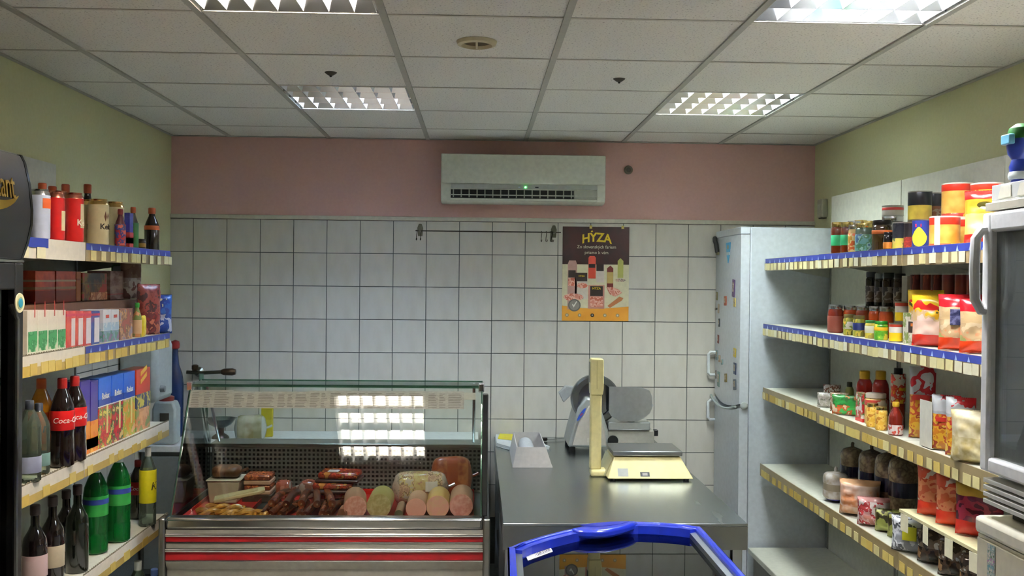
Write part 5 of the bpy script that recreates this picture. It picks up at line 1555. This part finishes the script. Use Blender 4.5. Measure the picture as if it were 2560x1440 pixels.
# scale
KR = C('dccf92', .4, coat=.2)
sx0, sy0 = .628, 4.68
ws = thing('shop_scale', 'cream shop scale with a steel platform on the steel table', 'scale', (sx0, sy0, Z))
W2, D2, H2 = .415, .34, .105
vs = [(0, 0, .012), (W2, 0, .012), (W2, D2, .012), (0, D2, .012), (.042, .075, H2), (W2 - .05, .075, H2), (W2 - .05, D2 - .03, H2), (.042, D2 - .03, H2)]
MB().add(vs, [(3, 2, 1, 0), (4, 5, 6, 7), (0, 1, 5, 4), (1, 2, 6, 5), (2, 3, 7, 6), (3, 0, 4, 7)]).build('body', KR, ws, bev=.004)
MB().prism([(.034, .062), (W2 - .042, .062), (W2 - .042, D2 - .02), (.034, D2 - .02)], 'z', H2 + .006, H2 + .028).build('platform', metal('9a9d9c', .3, (3, 60, 60)), ws, bev=.003)
B(.12, W2 - .12, .12, D2 - .1, H2 + .0003, H2 + .0057).build('platform_support', C('4a4a44', .5), ws)
sf = lambda u, v, o=0.0: (u, .075 * v - o * .78, .012 + (H2 - .012) * v + o * .62)
def plate(nm, u0, u1, v0, v1, m, o):
    MB().add([sf(u0, v0, o), sf(u1, v0, o), sf(u1, v1, o), sf(u0, v1, o)], [(0, 1, 2, 3)]).build(nm, m, ws)
plate('display_window', .052, .102, .10, .46, C('a3a39a', .3), .0012)
plate('badge', .16, .205, .1, .3, C('2a2a28', .4), .0012)
plate('badge_centre', .17, .195, .14, .26, C('9a9488', .4), .0018)
for x, y in ((.03, .03), (W2 - .03, .03), (.03, D2 - .03), (W2 - .03, D2 - .03)): MB().lathe([(.014, 0), (.016, .0125)], 12, c=(x, y, 0)).build('foot', BLACK, ws)
px0 = pix(1486, 1187, Z=TT)
pd = ws
B(-.068, .02, .10, .19, .0, .035).build('pole_foot', KR, ws, bev=.012)
MB().prism([(-.066, .12), (-.02, .12), (-.015, .126), (-.015, .166), (-.02, .172), (-.066, .172), (-.071, .166), (-.071, .126)], 'z', .035, .40).build('pole', KR, ws, bev=.004)
MB().prism([(-.072, .40), (-.012, .40), (-.008, .43), (-.008, .57), (-.014, .578), (-.07, .578), (-.074, .57), (-.074, .43)], 'y', .112, .182).build('display_head', KR, ws, bev=.005)
B(-.0762, -.0745, .122, .172, .46, .56).build('display_screen', C('7d7a66', .25), ws)
B(-.044, -.038, .1095, .1115, .43, .57).build('seam', C('c9bb80', .5), ws)
MB().prism([(-.005, .012), (.036, .012), (.03, .1)], 'y', .075, .30).build('side_cheek', C('b9b489', .4), ws)
# dispenser box with rolls
bo = thing('foil_box', 'open white plastic box with a roll lying in it on the steel table', 'box', (.185, 5.02, Z), rz=0)
b1 = MB()
b1.prism([(.0, .0), (.205, .0), (.17, .105), (.02, .105)], 'y', 0, .004)
b1.add([(.0, .004, 0), (.205, .004, 0), (.205, .5, 0), (.0, .5, 0), (0, .004, .004), (.205, .004, .004), (.205, .5, .004), (0, .5, .004)], [(3, 2, 1, 0), (4, 5, 6, 7), (0, 1, 5, 4), (1, 2, 6, 5), (2, 3, 7, 6), (3, 0, 4, 7)])
b1.build('front_wall', C('d8d2cc', .4), bo)
b1 = MB(); b1.prism([(.0, .0), (.004, .0), (.024, .105), (.02, .105)], 'y', .0045, .496); b1.build('side_wall', C('cfc9c2', .4), bo)
b1 = MB(); b1.prism([(.201, .0), (.205, .0), (.17, .105), (.166, .105)], 'y', .0045, .496); b1.build('side_wall', C('cfc9c2', .4), bo)
b1 = MB(); b1.prism([(.0, .0), (.205, .0), (.17, .105), (.02, .105)], 'y', .4965, .5); b1.build('back_wall', C('cfc9c2', .4), bo)
ro = thing('film_roll', 'white cling film roll lying in the open plastic box', 'roll', (.185 + .085, 5.045, Z + .049))
MB().lathe([(.012, 0), (.040, 0), (.040, .40), (.012, .40)], 22, ax='y', cap=False).build('film', C('cfd4d4', .25), ro)
MB().lathe([(.009, .0), (.0118, .0), (.0118, .40), (.009, .40)], 14, ax='y', cap=False).build('core', C('a89878', .6), ro)
# bags and knife near the back of the table
pg = thing('paper_bags', 'stack of white carrier bags with a yellow print near the table back edge', 'bag', (.112, 5.66, Z))
for k in range(3):
    MB().prism([(0, .0 - .0), (.07, -.12), (.30, -.10), (.16, .30), (.0, .33)], 'z', .001 + .006 * k, .006 + .006 * k).build('bag_sheet', C('cfd3d0', .45), pg, (.002 * k, .004 * k, 0))
MB().prism([(.012, .16), (.10, .10), (.15, .32), (.03, .36)], 'z', .0195, .0203).build('yellow_print', C('d8c81c', .45), pg)
kn = thing('kitchen_knife', 'dark handled knife lying at the back of the steel table', 'knife', (.42, 5.86, Z), rz=.35)
MB().prism([(-.09, -.012), (-.01, -.014), (0, -.01), (0, .01), (-.01, .012), (-.09, .012), (-.10, 0)], 'z', .004, .022).build('handle', C('241a14', .4), kn, bev=.004)
MB().prism([(0.0005, -.012), (.12, -.008), (.16, .006), (.0005, .01)], 'z', .012, .014).build('blade', CHROME, kn)

# ================================================================== in the display case
DZ = ZG - .0348
def dz_pos(px, py, Yw): q = pix(px, py, Y=Yw); return q
SKIN = C('b98a72', .35)
def log_(label, px, py, rpx, Y, L, face, skin, group=None, name='ham_log', tilt=0.0, rz=0.0):
    q = pix(px, py, Y=Y)
    r = rpx * Y / F
    t = thing(name, label, 'meat', (q.x, Y, DZ + r + .0008), group=group, rot=(0, 0, rz))
    MB().lathe([(r * .985, .0004), (r, .006), (r, L * .85), (r * .8, L * .96), (r * .2, L)], 26, ax='y').build('casing', skin, t)
    MB().lathe([(.0005, -.001), (r * .96, -.001), (r * .985, .0003)], 26, ax='y', cap=False).build('cut_face', face, t)
    return t


HF = P(['d99a8c', 'e3aca0', 'cf8a7c'], 60, .35, soft=True)
redt = []
for k, (xa, xb, ya, yb_, lb) in enumerate(((-1.255, -.99, 4.20, 4.74, 'red tray under the smoked cheese at the left end of the deli case'), (-.93, -.60, 4.20, 4.74, 'red tray under the dark sausages in the middle of the deli case'), (-.56, -.01, 4.20, 4.74, 'long red tray under the ham logs in the deli case'))):
    t = thing('meat_tray', lb, 'tray', (xa, ya, DZ + .0004), group='red deli trays')
    m = MB(); W3, D3 = xb - xa, yb_ - ya
    m.box(0, W3, 0, D3, 0, .004)
    for q in ((0, .004, 0, D3), (W3 - .004, W3, 0, D3), (.004, W3 - .004, 0, .004), (.004, W3 - .004, D3 - .004, D3)): m.box(*q, .004, .02)
    m.build('tray', C('b01a18', .3), t)
    B(.0, W3, D3 - .003, D3, .0205, .03).build('back_rim', C('c8201c', .3), t)
DZ += .005
log_('small dark sausage stub at the left of the ham logs', 856, 1272, 13, 4.235, .10, C('7a4a38', .4), C('a86a50', .4), name='sausage')
log_('pale pink ham log left of the greenish one', 888, 1265, 29, 4.24, .22, HF, SKIN, 'ham logs', rz=.12)
log_('greenish yellow cheese loaf between the ham logs', 947, 1262, 31, 4.25, .20, P(['b0a878', 'c4b48a', 'a89a62'], 50, .35, soft=True), C('b0a060', .35), 'ham logs', name='cheese_loaf')
log_('thin dark sausage with a grey tip in front of the ham bag', 997, 1270, 11, 4.245, .20, C('5a5a44', .4), C('a07a66', .4), name='sausage')
log_('pale ham log with a smooth pink face, left one of the right trio', 1040, 1270, 26, 4.24, .20, C('e0a496', .35), SKIN, 'ham logs')
log_('ham log with a yellowish rim, middle one of the right trio', 1094, 1264, 29, 4.25, .22, P(['dba28c', 'd9ae90', 'e0a496'], 40, .35, soft=True), C('c8a060', .35), 'ham logs')
log_('tall pink ham log at the right end of the deli case', 1153, 1258, 30, 4.26, .24, P(['d29488', 'dca69a', 'c8847a'], 40, .35, soft=True), SKIN, 'ham logs')
q = pix(1050, 1240, Y=4.52)
bg_ = loaf('clear bag of ham ends with a white tag behind the ham logs', (q.x, 4.54, DZ), .26, .14, .15, .1, [P(['b08a78', 'c8a48a', '8a6a58', 'c8b07a', 'b8a8a0'], 30, .15), P(['c0a878', 'b89a6a', 'a8786a'], 30, .15), P(['b8a098', '9a8a80'], 30, .15)], None, 101)
bg_.name = 'ham_bag'; bg_['category'] = 'meat'
B(.02, .075, -.076, -.073, .07, .115).build('white_tag', C('d0c8c8', .5), bg_)
hp = loaf('brown smoked ham piece on top of the bagged ham', (pix(1118, 1210, Y=4.69).x + .02, 4.69, DZ + .001), .20, .11, .19, .12, [P(['a85a2a', 'c07a44', '8a3a1c'], 18, .3, soft=True), P(['b8683a', 'a04a22'], 18, .3, soft=True), C('9a4a24', .35)], None, 103)
hp.name = 'smoked_ham'; hp['category'] = 'meat'; hp['label'] = 'brown smoked ham piece behind the right ham logs'
# wrapped trays of red meat
for k, (px, Y, zz, lb) in enumerate(((845, 4.62, .0, 'dark red meat pack at the bottom of the pile behind the sausages'), (835, 4.60, .047, 'dark red meat pack in the middle of the pile behind the sausages'), (850, 4.61, .094, 'film wrapped red meat pack on top of the pile'))):
    q = pix(px, 1200, Y=Y)
    t = thing('meat_pack', lb, 'meat', (q.x, Y, DZ + zz), group='film wrapped meat packs', rz=.1 - .1 * k)
    B(-.10, .10, -.07, .07, 0, .012).build('foam_tray', C('3a1a18', .4), t, bev=.004)
    B(-.092, .092, -.062, .062, .0125, .044).build('meat', P(['8a2418', 'a83a24', '6a1814', 'b87a3a'], 30, .12), t, bev=.012)
    B(-.05, .0, -.04, .01, .0445, .0455).build('price_label', C('c8c0bc', .4), t)
# dark sausages in the middle
SAU = [P(['5a2214', '7a3a1c', '3f160e'], 16, .25, soft=True), P(['7a3018', '8f4a22', '5a2010'], 16, .25, soft=True)]
sm = []
def saus(label, x, y, z, L, r, a, m, tilt=0.0):
    t = thing('smoked_sausage', label, 'sausage', (x, y, z), group='dark smoked sausages', rot=(tilt, 0, a))
    path = [(0, -L / 2 + L * k / 10, .012 * math.sin(math.pi * k / 10)) for k in range(11)]
    mm = MB(); mm.tube(path, r, 12); mm.build('casing', m, t)
    MB().lathe([(.004, -L / 2 - .012), (.003, -L / 2 - .001)], 8, ax='y').build('knot', C('8a6a4a', .6), t)
    return t


desc = ['front row next to the cheese', 'front row second from the cheese', 'front row third from the cheese', 'front row fourth from the cheese', 'front row fifth from the cheese', 'front row sixth from the cheese', 'front row beside the ham logs',
        'upper layer next to the cheese', 'upper layer second from the cheese', 'upper layer third from the cheese', 'upper layer fourth from the cheese', 'upper layer fifth from the cheese']
for k in range(12):
    up_ = k >= 7
    i = k - 7 if up_ else k
    saus('dark smoked sausage, ' + desc[k], -.905 + (.048 * i if not up_ else .055 * i + .03), 4.36 + (.0 if not up_ else .05) + R.uniform(-.01, .01), DZ + .018 + (.036 if up_ else 0), .24, .017, R.uniform(-.25, .25), SAU[k % 2])
for k, (px, lb) in enumerate(((715, 'clear wrapped sausage pack with a bright fold, by the brown packs'), (772, 'clear wrapped sausage pack with a white label, by the red meat pile'))):
    q = pix(px, 1215, Y=4.62)
    t = loaf(lb, (q.x - (.015 if k == 0 else .008), 4.65, DZ), .08, .085, .085, 1.57 * k, [P(['7a3424', '8a4a38', '5a2018'], 22, .08), P(['8a4a3a', '9a6a5a', '6a2a1c', 'c8c0bc'], 18, .08), P(['9a8a80', '7a4a3a'], 20, .1)], 'clear wrapped sausage packs', 110 + k)
    t.name = 'sausage_pack'; t['category'] = 'meat'
# left end: smoked cheese, board, container
CHS = [P(['a8722a', 'c08a3a', '8a5a1c'], 20, .3, soft=True), P(['b87c34', 'd09a4a', '9a6a26'], 20, .3, soft=True)]
for k, (px, Y, a, lb) in enumerate(((535, 4.27, 1.3, 'amber smoked cheese plait at the front left of the deli case'), (585, 4.25, 1.5, 'amber smoked cheese plait second from the left'), (622, 4.28, 1.1, 'amber smoked cheese plait with a pale knot under the board end'), (560, 4.36, 1.4, 'amber smoked cheese plait under the pale board'))):
    q = pix(px, 1280, Y=Y)
    t = thing('smoked_cheese', lb, 'cheese', (q.x, Y, DZ + .019), rz=a, group='smoked cheese plaits')
    m = MB()
    for s_ in (0, 1):
        m.tube([(.011 * math.cos(j * .9 + s_ * math.pi), -.08 + .016 * j, .011 * math.sin(j * .9 + s_ * math.pi)) for j in range(11)], .011, 8)
    m.build('plait', CHS[k % 2], t)
    MB().lathe([(.012, -.1), (.017, -.092), (.012, -.082)], 10, ax='y').build('knot', CHS[(k + 1) % 2], t)
ctr = pix(567, 1225, Y=4.60)
t = thing('food_container', 'pale plastic container with a brown loaf in it at the left of the case', 'container', (ctr.x, 4.60, DZ))
MB().prism([(-.062, 0), (.062, 0), (.074, .10), (-.074, .10)], 'y', -.07, .07).build('tub', C('b9a894', .4), t, bev=.006)
B(-.078, .078, -.074, .074, .1005, .108).build('rim', C('c4b8a4', .4), t, bev=.003)
t = loaf('brown pate loaf lying on the pale container', (ctr.x, 4.60, DZ + .1085), .135, .11, .055, 0, [P(['6a4228', '8a5a34', '4f2e1a'], 20, .4, soft=True), P(['7a4e2e', '5a3620'], 20, .4, soft=True), C('5f3a20', .5)], None, 121)
t.name = 'pate_loaf'; t['category'] = 'meat'
for k in range(2):
    q = pix(648, 1200, Y=4.62)
    t = thing('bacon_pack', ['pinkish bacon pack, lower one beside the container', 'pinkish bacon pack, upper one with a golden edge'][k], 'meat', (q.x, 4.63, DZ + .046 * k + .03), group='bacon packs')
    B(-.062, .062, -.06, .06, 0, .02).build('fat_layer', C('c49a82', .35), t, bev=.005)
    B(-.060, .060, -.058, .058, .0205, .044).build('meat_layer', P(['9a4a30', 'b8683c', '7a3420'], 24, .25), t, bev=.006)
q = pix(648, 1200, Y=4.62)
t = thing('foam_block', 'low dark tray under the bacon packs', 'tray', (q.x, 4.63, DZ))
B(-.065, .065, -.062, .062, 0, .024).build('base', C('4a3a30', .5), t); B(-.067, .067, -.064, .064, .0245, .029).build('rim', C('5a4a3c', .5), t)
a, b = pix(538, 1258, Y=4.38), pix(658, 1228, Y=4.46)
t = thing('cutting_board', 'pale wooden board lying aslant over the smoked cheese', 'board', ((a.x + b.x) / 2, 4.43, DZ + .055))
L_ = (b - a).length + .01
sl_ = math.atan2(b.z - a.z, b.x - a.x)
t.rotation_euler = (0, -sl_ * .9, .2)
MB().prism([(-L_ / 2, -.045), (L_ / 2 - .02, -.045), (L_ / 2, -.03), (L_ / 2, .03), (L_ / 2 - .02, .045), (-L_ / 2, .045)], 'z', 0, .016).build('plank', C('c4ad86', .5), t, bev=.004)
B(-L_ / 2 + .01, L_ / 2 - .03, -.036, .036, .0162, .0175).build('worn_face', P(['b89c74', 'c8b490', 'ae926a'], 14, .6, (.3, 3, 1), soft=True), t)

# ================================================================== things on the back worktop and in the corner
Z = WT + .0006
q = pix(668, 1075, Y=5.80)
t = thing('yellow_packet', 'yellow packet standing on the worktop behind the deli case glass', 'packet', (q.x, 5.80, Z))
zt = pix(668, 1020, Y=5.80).z
B(-.034, .034, -.012, .012, 0, zt - WT).build('packet', C('bfae1c', .45), t, bev=.004)
B(-.03, .03, -.0126, -.0121, (zt - WT) * .3, (zt - WT) * .6).build('label', C('cbbd3a', .5), t)
q = pix(562, 1085, Y=5.72)
t = thing('glass_bowl', 'shallow glass bowl on a dark foot with something red in it', 'bowl', (q.x - .03, 5.74, Z))
MB().lathe([(.001, .0), (.05, .0), (.045, .012), (.02, .03), (.02, .06), (.03, .065)], 20).build('foot', C('3a342a', .35), t)
MB().lathe([(.028, .066), (.06, .085), (.085, .115), (.088, .115), (.064, .082), (.03, .062)], 24, cap=False).build('bowl', pane('d0dcd4', .03, .25, '9aa8a0', 1.5), t)
MB().lathe([(.001, .098), (.05, .096), (.058, .09)], 18, cap=False).build('content', C('8a2c1e', .4), t)
q = pix(615, 1090, Y=5.66)
t = loaf('clear plastic bag of bread rolls on the worktop behind the glass', (q.x + .03, 5.64, Z), .18, .13, .15, .1, [P(['9a9474', 'b0ac90', '8a8258'], 10, .25, soft=True), P(['a8a080', 'b8b098', '8a7a4a'], 10, .25, soft=True), P(['a8aa9a', 'b8bab0'], 10, .25, soft=True)], None, 131)
t.name = 'bag_of_rolls'; t['category'] = 'bag'
# jug
q = pix(414, 1080, Y=5.55)
ju = thing('plastic_jug', 'white plastic jug with a red lid and a handle hole at the shelf end', 'jug', (-1.735, 5.55, Z))
hz = pix(414, 990, Y=5.55).z - WT
m = MB()
m.prism([(-.062, 0), (.062, 0), (.066, .012), (.066, hz * .74), (.05, hz * .9), (-.05, hz * .9), (-.066, hz * .74), (-.066, .012)], 'y', -.05, .05)
m.build('body', C('bcc4be', .4), ju, bev=.012)
MB().lathe([(.040, hz * .901), (.042, hz * .93), (.042, hz * .985), (.034, hz), (.001, hz)], 20).build('lid', C('8c3a34', .4), ju)
B(-.02, .03, -.052, -.0505, hz * .42, hz * .66).build('handle_hole', C('3d3a30', .6), ju)
# water heater
p = pix(395, 850, Y=5.3); z1 = p.z; z0 = pix(395, 1000, Y=5.3).z
wh = thing('water_heater', 'white boxy water heater on the left wall tiles beyond the shelves', 'water heater', (XL + .010, 5.15, z0))
B(0, .20, 0, .28, 0, z1 - z0).build('casing', C('bfc6c2', .4), wh, bev=.03)
MB().lathe([(.001, .026), (.016, .024), (.018, 0)], 16, ax='x').build('dial', C('8a8f8c', .4), wh, (.2005, .06, .07))
B(.06, .10, -.0015, .0, .10, .13).build('badge', C('6a7072', .4), wh)
# faucet
q = pix(492, 932, Y=YB - .06)
fa = thing('wall_tap', 'wall mounted tap with a dark brown tip in the tiled corner', 'tap', (q.x, YB - .003, q.z))
BR = C('4a3a28', .35, metal=.5)
MB().lathe([(.03, 0), (.03, -.008), (.014, -.02), (.014, -.06)], 16, ax='y').build('wall_flange', metal('8a8a80', .3), fa)
MB().tube([(-.06, -.06, .004), (.03, -.06, .0), (.10, -.065, .004), (.16, -.07, .008)], .011, 10).build('spout', metal('7c7a6c', .3), fa)
MB().lathe([(.014, .15), (.02, .165), (.022, .215), (.016, .235), (.001, .238)], 14, ax='x').build('tip', BR, fa, (0, -.07, .008))
MB().lathe([(.012, .015), (.02, .022), (.02, .045), (.012, .05), (.001, .05)], 12, c=(-.01, -.06, 0)).build('lever', BR, fa)
# tall blue bottle and green bottle
q = pix(445, 985, Y=5.80); zt = pix(462, 850, Y=5.80).z
bl = thing('siphon_bottle', 'tall dark blue bottle with a long neck and a red cap in the corner', 'bottle', (-1.765, 5.80, Z))
hb = zt - WT
MB().lathe([(.045, 0), (.05, .01), (.05, hb * .55), (.04, hb * .66), (.024, hb * .74), (.018, hb * .84), (.016, hb * .92)], 20).build('body', C('1c2f5a', .25, coat=.4), bl)
MB().lathe([(.017, hb * .905), (.024, hb * .915), (.026, hb * .955), (.022, hb * .985), (.001, hb)], 16).build('cap', C('8f1f1c', .4), bl)
gb = thing('soap_bottle', 'green translucent soap bottle in the corner under the tap', 'bottle', (-1.63, 5.86, Z))
MB().lathe([(.036, 0), (.04, .01), (.04, .22), (.03, .28), (.013, .31), (.013, .33)], 18).build('body', pane('7fb79a', .1, .45, '3f7a5a', 1.45), gb)
MB().lathe([(.015, .325), (.016, .33), (.014, .36), (.001, .362)], 14).build('cap', C('5a7a66', .4), gb)
